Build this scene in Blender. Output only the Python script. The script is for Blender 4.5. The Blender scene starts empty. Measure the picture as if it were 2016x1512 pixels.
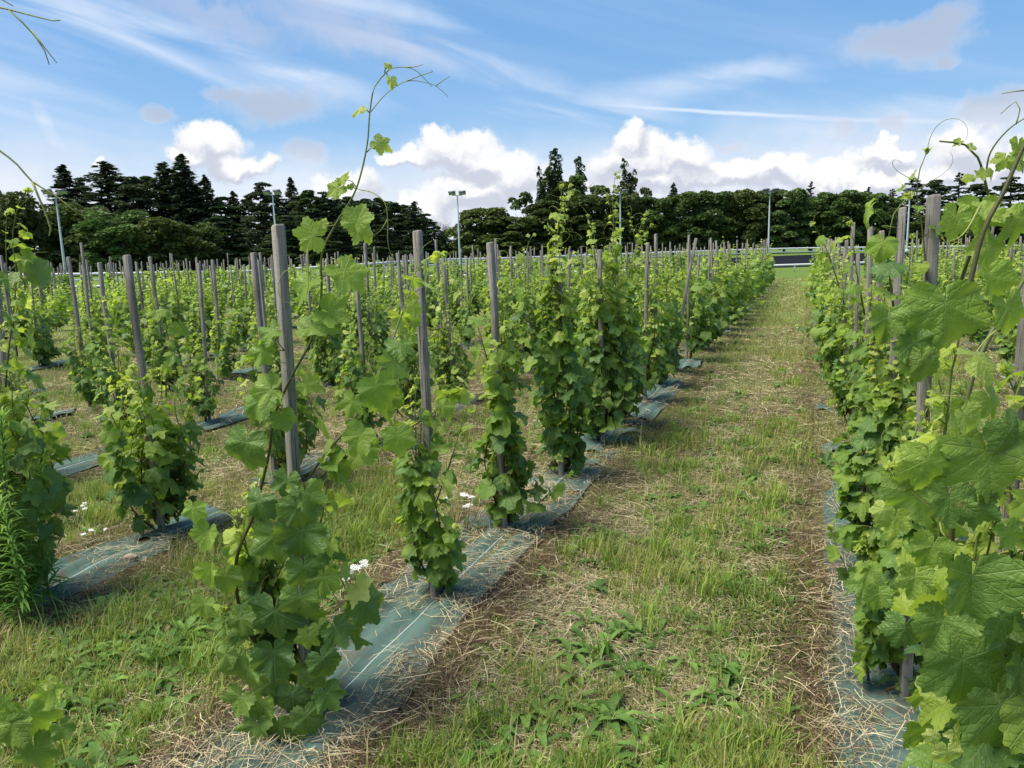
import bpy, math, random
import numpy as np
from mathutils import Matrix, Vector
R = math.radians
sc = bpy.context.scene
COL = sc.collection
# ------------------------------------------------------------------ camera
F = 1500.0; CH = 1.5; PITCH = R(9.87); ROLL = R(-1.78)
cam = bpy.data.objects.new('camera', bpy.data.cameras.new('camera')); COL.objects.link(cam)
cam.data.sensor_width = 36; cam.data.lens = 36 * F / 2016; cam.data.clip_start = .05; cam.data.clip_end = 3000
fwd = np.array([0, math.cos(PITCH), -math.sin(PITCH)]); up0 = np.array([0, math.sin(PITCH), math.cos(PITCH)]); rt0 = np.array([1., 0, 0])
rt = rt0 * math.cos(ROLL) + up0 * math.sin(ROLL); upv = -rt0 * math.sin(ROLL) + up0 * math.cos(ROLL)
cam.matrix_world = Matrix(((rt[0], upv[0], -fwd[0], 0), (rt[1], upv[1], -fwd[1], 0), (rt[2], upv[2], -fwd[2], CH), (0, 0, 0, 1)))
sc.camera = cam
C0 = np.array([0, 0, CH])
# photo pixel -> direction / ground point / point at a given distance ahead
def ray(x, y): return fwd + rt * (x - 1008) / F - upv * (y - 756) / F
def gr(x, y, z=0.): d = ray(x, y); return C0 + d * ((z - CH) / d[2])
def at(x, y, Y): d = ray(x, y); return C0 + d * (Y / d[1])
def proj(P):
    d = np.asarray(P, float) - C0; k = d @ fwd
    return 1008 + F * (d @ rt) / k, 756 - F * (d @ upv) / k, k
# ------------------------------------------------------------------ light
SUN_EL, SUN_AZ = R(60), R(-98)          # azimuth from +Y towards +X
sun = bpy.data.objects.new('sun', bpy.data.lights.new('sun', 'SUN')); COL.objects.link(sun)
sun.data.energy = 2.2; sun.data.angle = R(38); sun.data.color = (1, .93, .80)
sd = Vector((math.sin(SUN_AZ) * math.cos(SUN_EL), math.cos(SUN_AZ) * math.cos(SUN_EL), math.sin(SUN_EL)))
sun.rotation_euler = sd.to_track_quat('Z', 'Y').to_euler()
sc.view_settings.view_transform = 'Standard'; sc.view_settings.look = 'None'
sc.view_settings.exposure = 1.56; sc.view_settings.gamma = 1
sc.render.engine = 'CYCLES'
sc.cycles.max_bounces = 7; sc.cycles.diffuse_bounces = 3; sc.cycles.glossy_bounces = 2; sc.cycles.transmission_bounces = 4
sc.cycles.transparent_max_bounces = 4; sc.cycles.use_denoising = True; sc.cycles.use_adaptive_sampling = True
sc.cycles.adaptive_threshold = .02; sc.cycles.caustics_reflective = False; sc.cycles.caustics_refractive = False

class NT:
    """small helper to write node trees"""
    def __init__(s, nt): s.nt = nt; nt.nodes.clear()
    def n(s, t, **kw):
        x = s.nt.nodes.new(t)
        for k, v in kw.items(): setattr(x, k, v)
        return x
    def put(s, sock, v):
        if isinstance(v, bpy.types.NodeSocket): s.nt.links.new(v, sock)
        elif v is not None: sock.default_value = v
    def m(s, op, a, b=None, c=None, clamp=False):
        x = s.n('ShaderNodeMath', operation=op, use_clamp=clamp)
        for i, v in enumerate((a, b, c)):
            if v is not None: s.put(x.inputs[i], v)
        return x.outputs[0]
    def v(s, op, a, b=None, c=None, out=0, scale=None):
        x = s.n('ShaderNodeVectorMath', operation=op)
        for i, q in enumerate((a, b, c)):
            if q is not None: s.put(x.inputs[i], q)
        if scale is not None: s.put(x.inputs['Scale'], scale)
        return x.outputs[out]
    def mix(s, f, a, b, blend='MIX'):
        x = s.n('ShaderNodeMix', data_type='RGBA', blend_type=blend)
        s.put(x.inputs[0], f); s.put(x.inputs[6], a); s.put(x.inputs[7], b)
        return x.outputs[2]
    def ramp(s, f, lo, hi, smooth=True, a=0., b=1.):
        x = s.n('ShaderNodeMapRange', interpolation_type='SMOOTHSTEP' if smooth else 'LINEAR')
        for i, q in enumerate((f, lo, hi, a, b)): s.put(x.inputs[i], q)
        return x.outputs[0]
    def noise(s, vec, scale, detail=3, rough=.55, dist=0, col=False, dims='3D'):
        x = s.n('ShaderNodeTexNoise', noise_dimensions=dims)
        s.put(x.inputs['Vector'], vec)
        for k, q in (('Scale', scale), ('Detail', detail), ('Roughness', rough), ('Distortion', dist)): s.put(x.inputs[k], q)
        return x.outputs[1 if col else 0]
    def xyz(s, v): return s.n_sep(v)
    def n_sep(s, v):
        x = s.n('ShaderNodeSeparateXYZ'); s.put(x.inputs[0], v); return x.outputs
    def comb(s, x_=0., y_=0., z_=0.):
        x = s.n('ShaderNodeCombineXYZ')
        for i, q in enumerate((x_, y_, z_)): s.put(x.inputs[i], q)
        return x.outputs[0]

def build_world():
    w = bpy.data.worlds.new('World'); sc.world = w; w.use_nodes = True
    t = NT(w.node_tree)
    sky = t.n('ShaderNodeTexSky', sky_type='NISHITA', sun_disc=False, sun_elevation=SUN_EL, sun_rotation=SUN_AZ,
              altitude=200, air_density=1.0, dust_density=.6, ozone_density=2.2)
    d = t.n('ShaderNodeTexCoord').outputs['Generated']
    X, Y, Z = t.xyz(d)
    az = t.m('ARCTAN2', X, Y); el = t.m('ARCSINE', Z)
    p0 = t.comb(az, el, 0.)
    def ang(px, py):
        r = ray(px, py); r = r / np.linalg.norm(r)
        return math.atan2(r[0], r[1]), math.asin(r[2])
    K = 1 / F
    # billowy warp
    wn = t.noise(p0, 16, 5, .6, col=True)
    warp = t.v('SCALE', t.v('SUBTRACT', wn, (.5, .5, .5)), scale=.085)
    p = t.v('ADD', p0, warp)
    def ell(P, px, py, rx, ry, rot=0.):
        a, e = ang(px, py); c, s_ = math.cos(rot), math.sin(rot)
        q = t.v('SUBTRACT', P, (a, e, 0.))
        if rot:
            q = t.comb(t.v('DOT_PRODUCT', q, (c / (rx * K), s_ / (rx * K), 0.), out=1), t.v('DOT_PRODUCT', q, (-s_ / (ry * K), c / (ry * K), 0.), out=1), 0.)
        else: q = t.v('MULTIPLY', q, (1 / (rx * K), 1 / (ry * K), 0.))
        return t.v('LENGTH', q, out=1)
    def union(P, L):
        m = None
        for e in L:
            q = ell(P, *e); m = q if m is None else t.m('MINIMUM', m, q)
        return m
    cumulus = [(415, 285, 62, 45), (465, 318, 85, 26), (375, 315, 45, 24), (885, 300, 90, 38), (870, 278, 48, 36), (935, 322, 80, 36), (1010, 350, 70, 50), (930, 385, 110, 40), (800, 310, 50, 22),
               (1240, 282, 34, 42), (1250, 318, 100, 42), (1340, 318, 80, 38), (1300, 355, 170, 32), (1440, 338, 70, 34), (1530, 335, 85, 34), (1640, 340, 90, 34), (1730, 342, 80, 34),
               (1730, 292, 50, 15), (1915, 290, 62, 42), (1975, 320, 80, 36), (680, 368, 80, 34), (1850, 350, 90, 26), (195, 321, 14, 10), (840, 415, 60, 40)]
    D1 = union(p, cumulus)
    p2 = t.v('ADD', p, (-.004, .017, 0.))
    D2 = union(p2, cumulus)
    fine = t.noise(p0, 55, 4, .6)
    D1n = t.m('ADD', D1, t.m('MULTIPLY', t.m('SUBTRACT', fine, .5), .35))
    a_c = t.ramp(D1n, 1.14, .70)
    lit = t.ramp(t.m('ADD', t.m('SUBTRACT', D2, D1), t.m('MULTIPLY', t.m('SUBTRACT', t.noise(p, 22, 4, .55), .5), .7)), -.30, .60)
    c_cu = t.mix(lit, (4.3, 4.55, 5.3, 1), (7.1, 7.1, 7.1, 1))
    # soft grey puffs
    gp = t.v('ADD', p0, t.v('SCALE', warp, scale=.6)); grey = [(540, 203, 95, 34), (450, 178, 45, 14), (310, 227, 27, 16), (1790, 82, 105, 34), (1865, 50, 48, 30), (1862, 115, 30, 14), (1968, 212, 62, 36), (1440, 279, 28, 11), (1658, 245, 26, 18), (1755, 247, 26, 18), (600, 298, 34, 22)]
    Dg = t.m('ADD', union(gp, grey), t.m('MULTIPLY', t.m('SUBTRACT', t.noise(p0, 26, 6, .65), .5), 1.1))
    a_g = t.m('MULTIPLY', t.ramp(Dg, 1.3, .45), .72)
    c_g = t.mix(t.ramp(Dg, .5, 1.2), (3.7, 4.0, 4.8, 1), (5.2, 5.4, 6.1, 1))
    # low bank of haze-white cloud along the horizon
    band = t.ramp(t.m('ADD', el, t.m('MULTIPLY', t.m('SUBTRACT', t.noise(p0, 5, 4, .55), .5), .09)), .165, .075)
    c_b = t.mix(t.noise(t.v('MULTIPLY', p, (1., 2.2, 1.)), 9, 5, .6), (4.6, 5.2, 6.3, 1), (6.7, 6.8, 7.1, 1))
    # cirrus streaks
    rot = R(-14)
    st = t.comb(t.v('DOT_PRODUCT', p0, (math.cos(rot), math.sin(rot), 0.), out=1), t.m('MULTIPLY', t.v('DOT_PRODUCT', p0, (-math.sin(rot), math.cos(rot), 0.), out=1), 7.), 0.)
    sn = t.noise(st, 3.0, 4, .5, .9)
    wisps = [(330, 85, 420, 50, R(-13)), (130, 40, 260, 52, R(-10)), (560, 140, 160, 20, R(-9)), (760, 45, 300, 55, R(-16)), (930, 110, 250, 34, R(-20)), (1380, 165, 230, 30, R(3)), (1300, 215, 330, 40, R(-3)), (1750, 225, 300, 30, R(-2)),
             (-500, 60, 500, 120, R(-10)), (90, 240, 70, 17, R(-65))]
    Dw = union(t.v('ADD', p0, t.v('SCALE', warp, scale=.35)), wisps)
    a_w = t.m('MULTIPLY', t.ramp(Dw, 1.4, .1), t.ramp(sn, .36, .74), clamp=True); a_w = t.m('MULTIPLY', a_w, .68)
    veil = t.m('MULTIPLY', t.ramp(t.noise(st, 1.3, 4, .6, .5), .42, .75), .15)
    def seg(x0, y0, x1, y1):
        (a0, e0), (a1, e1) = ang(x0, y0), ang(x1, y1); return math.atan2(e1 - e0, a1 - a0)
    tp = t.v('ADD', p0, t.v('SCALE', warp, scale=.04))
    trail = t.m('MAXIMUM', t.m('MULTIPLY', t.ramp(ell(tp, 1430, 222, 215, 4.2, seg(1230, 212, 1630, 234)), 1.25, .2), .6), t.m('MULTIPLY', t.ramp(ell(tp, 1720, 237, 200, 4.5, seg(1560, 231, 1880, 240)), 1.25, .2), .33))
    gv = t.m('MULTIPLY', t.ramp(union(p, [(690, 60, 190, 40, R(-14)), (420, 30, 140, 28, R(-8))]), 1.3, .3), .5)
    # sky tone
    grad = t.mix(t.ramp(el, .02, .28), (2.5, 4.4, 6.5, 1), (1.25, 3.05, 5.8, 1)); grad = t.mix(t.ramp(el, .25, .62), grad, (.75, 2.0, 4.5, 1)); base = t.mix(.72, sky.outputs[0], grad)
    c = t.mix(t.m('MAXIMUM', a_w, veil), base, (6.5, 6.8, 7.4, 1))
    c = t.mix(gv, c, (4.0, 4.4, 5.5, 1))
    c = t.mix(trail, c, (6.6, 6.9, 7.4, 1))
    c = t.mix(a_g, c, c_g)
    c = t.mix(t.m('MULTIPLY', band, .93), c, c_b)
    c = t.mix(a_c, c, c_cu)
    bg = t.n('ShaderNodeBackground'); t.put(bg.inputs[0], c); bg.inputs[1].default_value = .05
    out = t.n('ShaderNodeOutputWorld'); t.put(out.inputs[0], bg.outputs[0])
    w.cycles.sampling_method = 'MANUAL'; w.cycles.sample_map_resolution = 512
build_world()

# ------------------------------------------------------------------ object helpers
def tag(o, label=None, cat=None, group=None, kind=None):
    if label: o['label'] = label
    if cat: o['category'] = cat
    if group: o['group'] = group
    if kind: o['kind'] = kind
    return o
def link(name, data, parent=None, loc=None, rz=0, scale=None):
    o = bpy.data.objects.new(name, data); COL.objects.link(o)
    if parent is not None: o.parent = parent
    if loc is not None: o.location = loc
    if rz: o.rotation_euler = (0, 0, rz)
    if scale is not None: o.scale = scale
    return o
def mesh(name, V, Fs, mat, uv=None, col=None, smooth=False):
    me = bpy.data.meshes.new(name)
    V = np.asarray(V, np.float32).reshape(-1, 3)
    Fs = [np.asarray(f, np.int32) for f in Fs if len(f)]
    me.vertices.add(len(V)); me.vertices.foreach_set('co', V.ravel())
    if Fs:
        lv = np.concatenate([f.ravel() for f in Fs]); tot = np.concatenate([np.full(len(f), f.shape[1], np.int32) for f in Fs])
        start = np.concatenate([[0], np.cumsum(tot)[:-1]]).astype(np.int32)
        me.loops.add(len(lv)); me.loops.foreach_set('vertex_index', lv)
        me.polygons.add(len(tot)); me.polygons.foreach_set('loop_start', start); me.polygons.foreach_set('loop_total', tot)
        if smooth: me.polygons.foreach_set('use_smooth', np.ones(len(tot), bool))
    me.update(calc_edges=True)
    if uv is not None:
        l = me.uv_layers.new(name='UVMap'); l.data.foreach_set('uv', np.asarray(uv, np.float32)[lv].ravel())
    if col is not None:
        c = np.ones((len(V), 4), np.float32); c[:, :np.shape(col)[1]] = col
        a = me.color_attributes.new('Col', 'FLOAT_COLOR', 'POINT'); a.data.foreach_set('color', c.ravel())
    if mat: me.materials.append(mat)
    return me
class Acc:
    """collects pieces of ONE mesh"""
    def __init__(s): s.V = []; s.F3 = []; s.F4 = []; s.C = []; s.U = []; s.n = 0
    def add(s, V, F, col=None, uv=None):
        V = np.asarray(V, float).reshape(-1, 3)
        for f in (F if isinstance(F, list) else [F]):
            f = np.asarray(f)
            if len(f): (s.F3 if f.shape[1] == 3 else s.F4).append(f + s.n)
        s.V.append(V); s.n += len(V)
        c = np.zeros((len(V), 3)) if col is None else np.broadcast_to(np.asarray(col, float), (len(V), 3))
        s.C.append(c)
        s.U.append(np.zeros((len(V), 2)) if uv is None else uv)
        return s
    def mesh(s, name, mat, off=(0, 0, 0), smooth=True):
        V = np.concatenate(s.V) - np.asarray(off)
        Fs = []
        if s.F3: Fs.append(np.concatenate(s.F3))
        if s.F4: Fs.append(np.concatenate(s.F4))
        return mesh(name, V, Fs, mat, np.concatenate(s.U), np.concatenate(s.C), smooth)
def unit(v):
    v = np.asarray(v, float); return v / (np.linalg.norm(v, axis=-1, keepdims=True) + 1e-9)
def tube(P, rad, n=6, cap=True):
    P = np.asarray(P, float); m = len(P); rad = np.broadcast_to(rad, (m,))
    T = unit(np.gradient(P, axis=0)); ref = np.array([.31, .17, .93]) if abs(T[0][2]) < .9 else np.array([1., .1, 0])
    A = unit(np.cross(T, ref)); B = np.cross(T, A)
    a = np.arange(n) * 2 * math.pi / n
    V = P[:, None] + rad[:, None, None] * (A[:, None] * np.cos(a)[None, :, None] + B[:, None] * np.sin(a)[None, :, None])
    i = np.arange(m - 1)[:, None] * n; j = np.arange(n)[None]; k = (j + 1) % n
    Q = np.stack([i + j, i + k, i + n + k, i + n + j], -1).reshape(-1, 4)
    V = V.reshape(-1, 3); Fs = [Q]
    if cap:
        V = np.vstack([V, P[-1:] + T[-1:] * rad[-1], P[:1]]); e = m * n
        Fs.append(np.stack([(m - 1) * n + np.arange(n), (m - 1) * n + (np.arange(n) + 1) % n, np.full(n, e)], -1))
        Fs.append(np.stack([(np.arange(n) + 1) % n, np.arange(n), np.full(n, e + 1)], -1))
    return V, Fs
def spline(P, step):
    P = np.asarray(P, float); Q = np.vstack([2 * P[0] - P[1], P, 2 * P[-1] - P[-2]]); out = []
    for i in range(1, len(Q) - 2):
        n = max(1, int(np.linalg.norm(Q[i + 1] - Q[i]) / step)); t = (np.arange(n) / n)[:, None]
        a, b, c, d = Q[i - 1], Q[i], Q[i + 1], Q[i + 2]
        out.append(.5 * (2 * b + (c - a) * t + (2 * a - 5 * b + 4 * c - d) * t * t + (3 * b - a - 3 * c + d) * t ** 3))
    out.append(P[-1:]); return np.concatenate(out)
def box(c, s, rot=None):
    V = np.array([[x, y, z] for x in (-.5, .5) for y in (-.5, .5) for z in (-.5, .5)]) * np.asarray(s)
    if rot is not None: V = V @ np.asarray(rot).T
    return V + np.asarray(c), np.array([[0, 1, 3, 2], [4, 6, 7, 5], [0, 4, 5, 1], [2, 3, 7, 6], [0, 2, 6, 4], [1, 5, 7, 3]])
def vnoise(x, y, seed=0):
    xi = np.floor(x).astype(np.int64); yi = np.floor(y).astype(np.int64); fx = x - xi; fy = y - yi
    fx = fx * fx * (3 - 2 * fx); fy = fy * fy * (3 - 2 * fy)
    def h(a, b):
        n = (a * 374761393 + b * 668265263 + seed * 974711) & 0xffffffff
        n = ((n ^ (n >> 13)) * 1274126177) & 0xffffffff
        return ((n ^ (n >> 16)) & 0xffff) / 65535.
    return (h(xi, yi) * (1 - fx) + h(xi + 1, yi) * fx) * (1 - fy) + (h(xi, yi + 1) * (1 - fx) + h(xi + 1, yi + 1) * fx) * fy
def fbm(x, y, seed=0, o=4):
    s = 0; a = .5
    for i in range(o): s = s + a * vnoise(x * 2 ** i, y * 2 ** i, seed + i); a *= .5
    return s / (1 - .5 ** o)
def sstep(a, b, x): t = np.clip((x - a) / (b - a), 0, 1); return t * t * (3 - 2 * t)

# ------------------------------------------------------------------ layout of the rows
RAZ = R(21.52)
U2 = np.array([math.sin(RAZ), math.cos(RAZ)]); V2 = np.array([math.cos(RAZ), -math.sin(RAZ)])
ROW0, SP, VS = .34, 1.81, .95
def sv(s, v): return U2 * s + V2 * v
def row_off(v):
    k = np.round((ROW0 - v) / SP); return v - (ROW0 - k * SP)
def gz(x, y):
    x = np.asarray(x, float); y = np.asarray(y, float); r = np.hypot(x, y)
    v = x * V2[0] + y * V2[1]
    f = 1 - sstep(22, 34, r)
    z = (fbm(x * 1.1, y * 1.1, 3, 3) - .5) * .07 + (fbm(x * 5, y * 5, 9, 3) - .5) * .022
    z = z + .03 * np.exp(-(row_off(v) / .3) ** 2)
    return z * f

# ------------------------------------------------------------------ materials
def material(name, fn):
    m = bpy.data.materials.new(name); m.use_nodes = True; t = NT(m.node_tree)
    sh = fn(t); out = t.n('ShaderNodeOutputMaterial'); t.put(out.inputs[0], sh); return m
def principled(t, col, rough=.7, spec=.3, bump=None, bs=.3, bd=.01, metal=0.):
    b = t.n('ShaderNodeBsdfPrincipled'); t.put(b.inputs['Base Color'], col); t.put(b.inputs['Roughness'], rough)
    t.put(b.inputs['Specular IOR Level'], spec); b.inputs['Metallic'].default_value = metal
    if bump is not None:
        q = t.n('ShaderNodeBump'); q.inputs['Strength'].default_value = bs; q.inputs['Distance'].default_value = bd
        t.put(q.inputs['Height'], bump); t.put(b.inputs['Normal'], q.outputs[0])
    return b.outputs[0]
def leafy(t, col, tcol, f=.35, rough=.5, spec=.35, bump=None, bs=.4, bd=.003):
    a = principled(t, col, rough, spec, bump, bs, bd)
    tr = t.n('ShaderNodeBsdfTranslucent'); t.put(tr.inputs[0], tcol)
    x = t.n('ShaderNodeMixShader'); t.put(x.inputs[0], f); t.put(x.inputs[1], a); t.put(x.inputs[2], tr.outputs[0]); return x.outputs[0]
def attr(t, name='Col'):
    a = t.n('ShaderNodeAttribute', attribute_name=name); return a.outputs['Color']

def f_vine_leaf(t):
    y, r, s = t.xyz(attr(t))                                   # youth, random, sun-bleach
    orand = t.n('ShaderNodeObjectInfo').outputs['Random']
    uv = t.n('ShaderNodeUVMap', uv_map='UVMap').outputs[0]
    q = t.v('SUBTRACT', uv, (.5, .5, 0.)); qx, qy, _ = t.xyz(t.v('SCALE', q, scale=4.))
    an = t.m('ARCTAN2', t.m('ABSOLUTE', qx), qy); rad = t.v('LENGTH', t.comb(qx, qy, 0.), out=1)
    seg = R(56)
    am = t.m('SUBTRACT', t.m('MODULO', t.m('ADD', an, seg / 2), seg), seg / 2)
    dist = t.m('ABSOLUTE', t.m('MULTIPLY', rad, t.m('SINE', am))); al = t.m('MULTIPLY', rad, t.m('COSINE', am))
    main = t.ramp(dist, .020, .005)
    sec = t.m('PINGPONG', t.m('SUBTRACT', t.m('MULTIPLY', al, 5.2), t.m('MULTIPLY', dist, 4.2)), .5)
    secl = t.m('MULTIPLY', t.ramp(sec, .05, .01), .4)
    vein = t.m('MAXIMUM', main, secl)
    cell = t.n('ShaderNodeTexVoronoi', feature='DISTANCE_TO_EDGE'); t.put(cell.inputs['Vector'], uv); cell.inputs['Scale'].default_value = 24
    mott0 = t.noise(uv, 22, 2, .5)
    net = t.ramp(cell.outputs['Distance'], .0, .1)
    h = t.m('ADD', t.m('MULTIPLY', t.ramp(sec, .0, .28), .35), t.m('ADD', t.m('MULTIPLY', net, .45), t.m('MULTIPLY', mott0, .8))); h = t.m('SUBTRACT', h, t.m('MULTIPLY', main, .7))
    dark = t.mix(r, (.036, .098, .030, 1), (.115, .215, .036, 1))
    dark = t.mix(t.m('MULTIPLY', orand, .4), dark, (.055, .13, .03, 1))
    mid = t.mix(r, (.18, .31, .042, 1), (.34, .45, .065, 1))
    young = t.mix(r, (.46, .55, .09, 1), (.62, .66, .24, 1))
    c = t.mix(t.ramp(y, 0., .5, False), dark, mid); c = t.mix(t.ramp(y, .5, 1., False), c, young)
    mott = t.noise(uv, 9, 3, .6); c = t.mix(t.m('MULTIPLY', t.ramp(mott, .4, .7), .5), c, t.mix(.5, c, (.2, .32, .07, 1)))
    blem = t.m('MULTIPLY', t.ramp(t.noise(t.v('ADD', uv, t.comb(t.m('MULTIPLY', r, 31.), t.m('MULTIPLY', r, 17.), 0.)), 5, 3, .6), .66, .74), t.ramp(r, .4, .7))
    c = t.mix(t.m('MULTIPLY', blem, .7), c, (.30, .20, .07, 1))
    c = t.mix(t.m('MULTIPLY', vein, .6), c, t.mix(.5, c, (.36, .45, .16, 1)))
    back = t.n('ShaderNodeNewGeometry').outputs['Backfacing']
    under = t.mix(.5, c, (.17, .26, .13, 1))
    cc = t.mix(back, c, under)
    tc = t.mix(1., t.mix(t.ramp(y, 0., .6, False, .08, .4), c, (.34, .42, .03, 1)), (1.6, 1.65, .9, 1), 'MULTIPLY')
    return leafy(t, cc, tc, t.ramp(y, 0., .5, False, .24, .44), t.m('ADD', .42, t.m('MULTIPLY', back, .25)), .34, h, .55, .0035)
M_LEAF = material('vine_leaf', f_vine_leaf)
def f_cane(t):
    c = attr(t); n = t.noise(t.n('ShaderNodeTexCoord').outputs['Object'], 90, 3)
    return principled(t, t.mix(n, t.mix(1., c, (.6, .6, .6, 1), 'MULTIPLY'), c), .5, .35, n, .4, .002)
M_CANE = material('vine_cane', f_cane)
def f_trunk(t):
    co = t.n('ShaderNodeTexCoord').outputs['Object']; v = t.v('MULTIPLY', co, (1., 1., .18)); n = t.noise(v, 120, 4, .7)
    return principled(t, t.mix(n, (.035, .022, .014, 1), (.16, .11, .07, 1)), .9, .15, n, 1., .006)
M_TRUNK = material('vine_bark', f_trunk)
def f_wood(t):
    co = t.n('ShaderNodeTexCoord').outputs['Object']; rnd = t.n('ShaderNodeObjectInfo').outputs['Random']
    co = t.v('ADD', co, t.comb(t.m('MULTIPLY', rnd, 9.), 0., t.m('MULTIPLY', rnd, 31.)))
    g = t.noise(t.v('MULTIPLY', co, (1., 1., .035)), 160, 5, .65, .3); g2 = t.noise(t.v('MULTIPLY', co, (1., 1., .3)), 14, 4, .6)
    saw = t.noise(t.v('MULTIPLY', co, (.12, .12, 1.)), 260, 3, .6)
    c = t.mix(t.ramp(g, .3, .7), (.14, .125, .105, 1), (.43, .40, .35, 1)); c = t.mix(t.m('MULTIPLY', g2, .6), c, (.25, .235, .21, 1))
    c = t.mix(t.m('MULTIPLY', t.ramp(saw, .52, .7), .35), c, (.10, .088, .08, 1))
    c = t.mix(t.m('MULTIPLY', rnd, .35), c, (.22, .19, .15, 1))
    crack = t.ramp(t.noise(t.v('MULTIPLY', co, (1., 1., .025)), 95, 3, .6), .40, .33); stain = t.ramp(t.noise(co, 3.2, 4, .6), .5, .68); c = t.mix(t.m('MULTIPLY', stain, .55), c, (.10, .085, .066, 1)); c = t.mix(t.m('MULTIPLY', crack, .75), c, (.03, .026, .022, 1))
    return principled(t, c, .85, .2, t.m('SUBTRACT', t.m('ADD', g, t.m('MULTIPLY', saw, .3)), crack), .8, .003)
M_WOOD = material('weathered_wood', f_wood)
def f_blade(t):
    c = attr(t); return leafy(t, c, t.mix(1., c, (1.2, 1.3, .8, 1), 'MULTIPLY'), .3, .6, .25)
M_GRASS = material('grass_blades', f_blade)
def f_straw(t): return principled(t, attr(t), .75, .25)
M_STRAW = material('dry_straw', f_straw)
def f_ground(t):
    co = t.n('ShaderNodeTexCoord').outputs['Object']
    n1 = t.noise(co, 1.3, 5, .6); n2 = t.noise(co, 14, 5, .65); n3 = t.noise(co, 60, 4, .7)
    soil = t.mix(n2, (.045, .032, .020, 1), (.14, .10, .06, 1)); soil = t.mix(t.ramp(n3, .45, .7), soil, (.28, .22, .12, 1))
    gr_ = t.mix(n2, (.10, .16, .03, 1), (.22, .29, .07, 1)); gr_ = t.mix(t.ramp(n3, .48, .7), gr_, (.36, .33, .15, 1))
    X, Y, Z = t.xyz(co); dist = t.v('LENGTH', co, out=1)
    far = t.ramp(dist, 5., 22., True)
    lawn = t.mix(n2, (.10, .17, .035, 1), (.16, .23, .05, 1))
    f = t.m('ADD', t.m('MULTIPLY', t.ramp(n1, .38, .62), .45), t.m('MULTIPLY', far, .6), clamp=True)
    c = t.mix(f, soil, gr_)
    c = t.mix(t.ramp(dist, 33., 37.), c, lawn)
    return principled(t, c, .95, .1, t.m('ADD', n2, t.m('MULTIPLY', n3, .6)), 1., .03)
M_GROUND = material('ground', f_ground)
def f_mat(t):
    uv = t.n('ShaderNodeUVMap', uv_map='UVMap').outputs[0]; a, b, _ = t.xyz(uv)          # a across (m), b along (m)
    co = t.n('ShaderNodeTexCoord').outputs['Object']
    wv = t.m('MULTIPLY', t.m('SINE', t.m('MULTIPLY', a, 1500.)), t.m('SINE', t.m('MULTIPLY', b, 1500.)))
    n = t.noise(co, 5, 5, .65); n2 = t.noise(co, 40, 4, .7)
    c = t.mix(n, (.055, .112, .092, 1), (.125, .19, .162, 1)); c = t.mix(t.m('MULTIPLY', t.ramp(n2, .45, .8), .5), c, (.17, .20, .18, 1))
    ln = t.m('PINGPONG', t.m('ADD', a, .26), .14)
    c = t.mix(t.m('MULTIPLY', t.ramp(ln, .0022, .0012), .75), c, (.62, .68, .66, 1))
    dirt = t.ramp(t.m('ADD', n, t.m('MULTIPLY', n2, .35)), .66, .84)
    c = t.mix(t.m('MULTIPLY', dirt, .75), c, (.11, .085, .055, 1))
    return principled(t, c, .8, .15, t.m('ADD', t.m('MULTIPLY', wv, .3), n), .35, .004)
M_MAT = material('woven_weed_mat', f_mat)
def flat_mat(name, col, rough=.6, spec=.3, var=.25, sc_=20, metal=0.):
    def f(t):
        n = t.noise(t.n('ShaderNodeTexCoord').outputs['Object'], sc_, 4, .6)
        return principled(t, t.mix(n, tuple(c * (1 - var) for c in col) + (1,), tuple(c * (1 + var) for c in col) + (1,)), rough, spec, n, .2, .004, metal)
    return material(name, f)
M_WHITE = flat_mat('white_plastic_rail', (.74, .75, .76), .4, .4, .06)
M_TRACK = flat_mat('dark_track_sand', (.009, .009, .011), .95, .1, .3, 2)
M_POLE = flat_mat('galvanised_pole', (.40, .47, .47), .5, .4, .1)
M_LAMP = flat_mat('floodlight_housing', (.10, .11, .13), .45, .4, .15)
M_GLASS = flat_mat('floodlight_glass', (.35, .38, .42), .15, .6, .1)
M_BARK = flat_mat('tree_bark', (.075, .058, .043), .95, .1, .45, 5)
M_STONE = flat_mat('pale_stone', (.40, .31, .23), .9, .2, .3, 60)
M_PETAL = flat_mat('white_petals', (.80, .80, .76), .7, .2, .06, 300)
M_YEL = flat_mat('yellow_petals', (.80, .56, .02), .6, .2, .12, 300)
M_STEM = flat_mat('weed_stem', (.10, .17, .04), .6, .3, .3, 60)
def f_tree(t):
    y, r, s = t.xyz(attr(t)); rnd = t.n('ShaderNodeObjectInfo'); oc = rnd.outputs['Color']
    n = t.noise(t.n('ShaderNodeTexCoord').outputs['Object'], .55, 3)
    c = t.mix(1., t.mix(r, (.55, .6, .5, 1), (1.5, 1.45, 1.5, 1)), oc, 'MULTIPLY'); c = t.mix(t.m('MULTIPLY', n, .5), c, t.mix(1., c, (1.35, 1.25, 1.2, 1), 'MULTIPLY'))
    return leafy(t, c, t.mix(1., c, (1.3, 1.5, .8, 1), 'MULTIPLY'), .2, .7, .15)
M_TREE = material('tree_foliage', f_tree)

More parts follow.
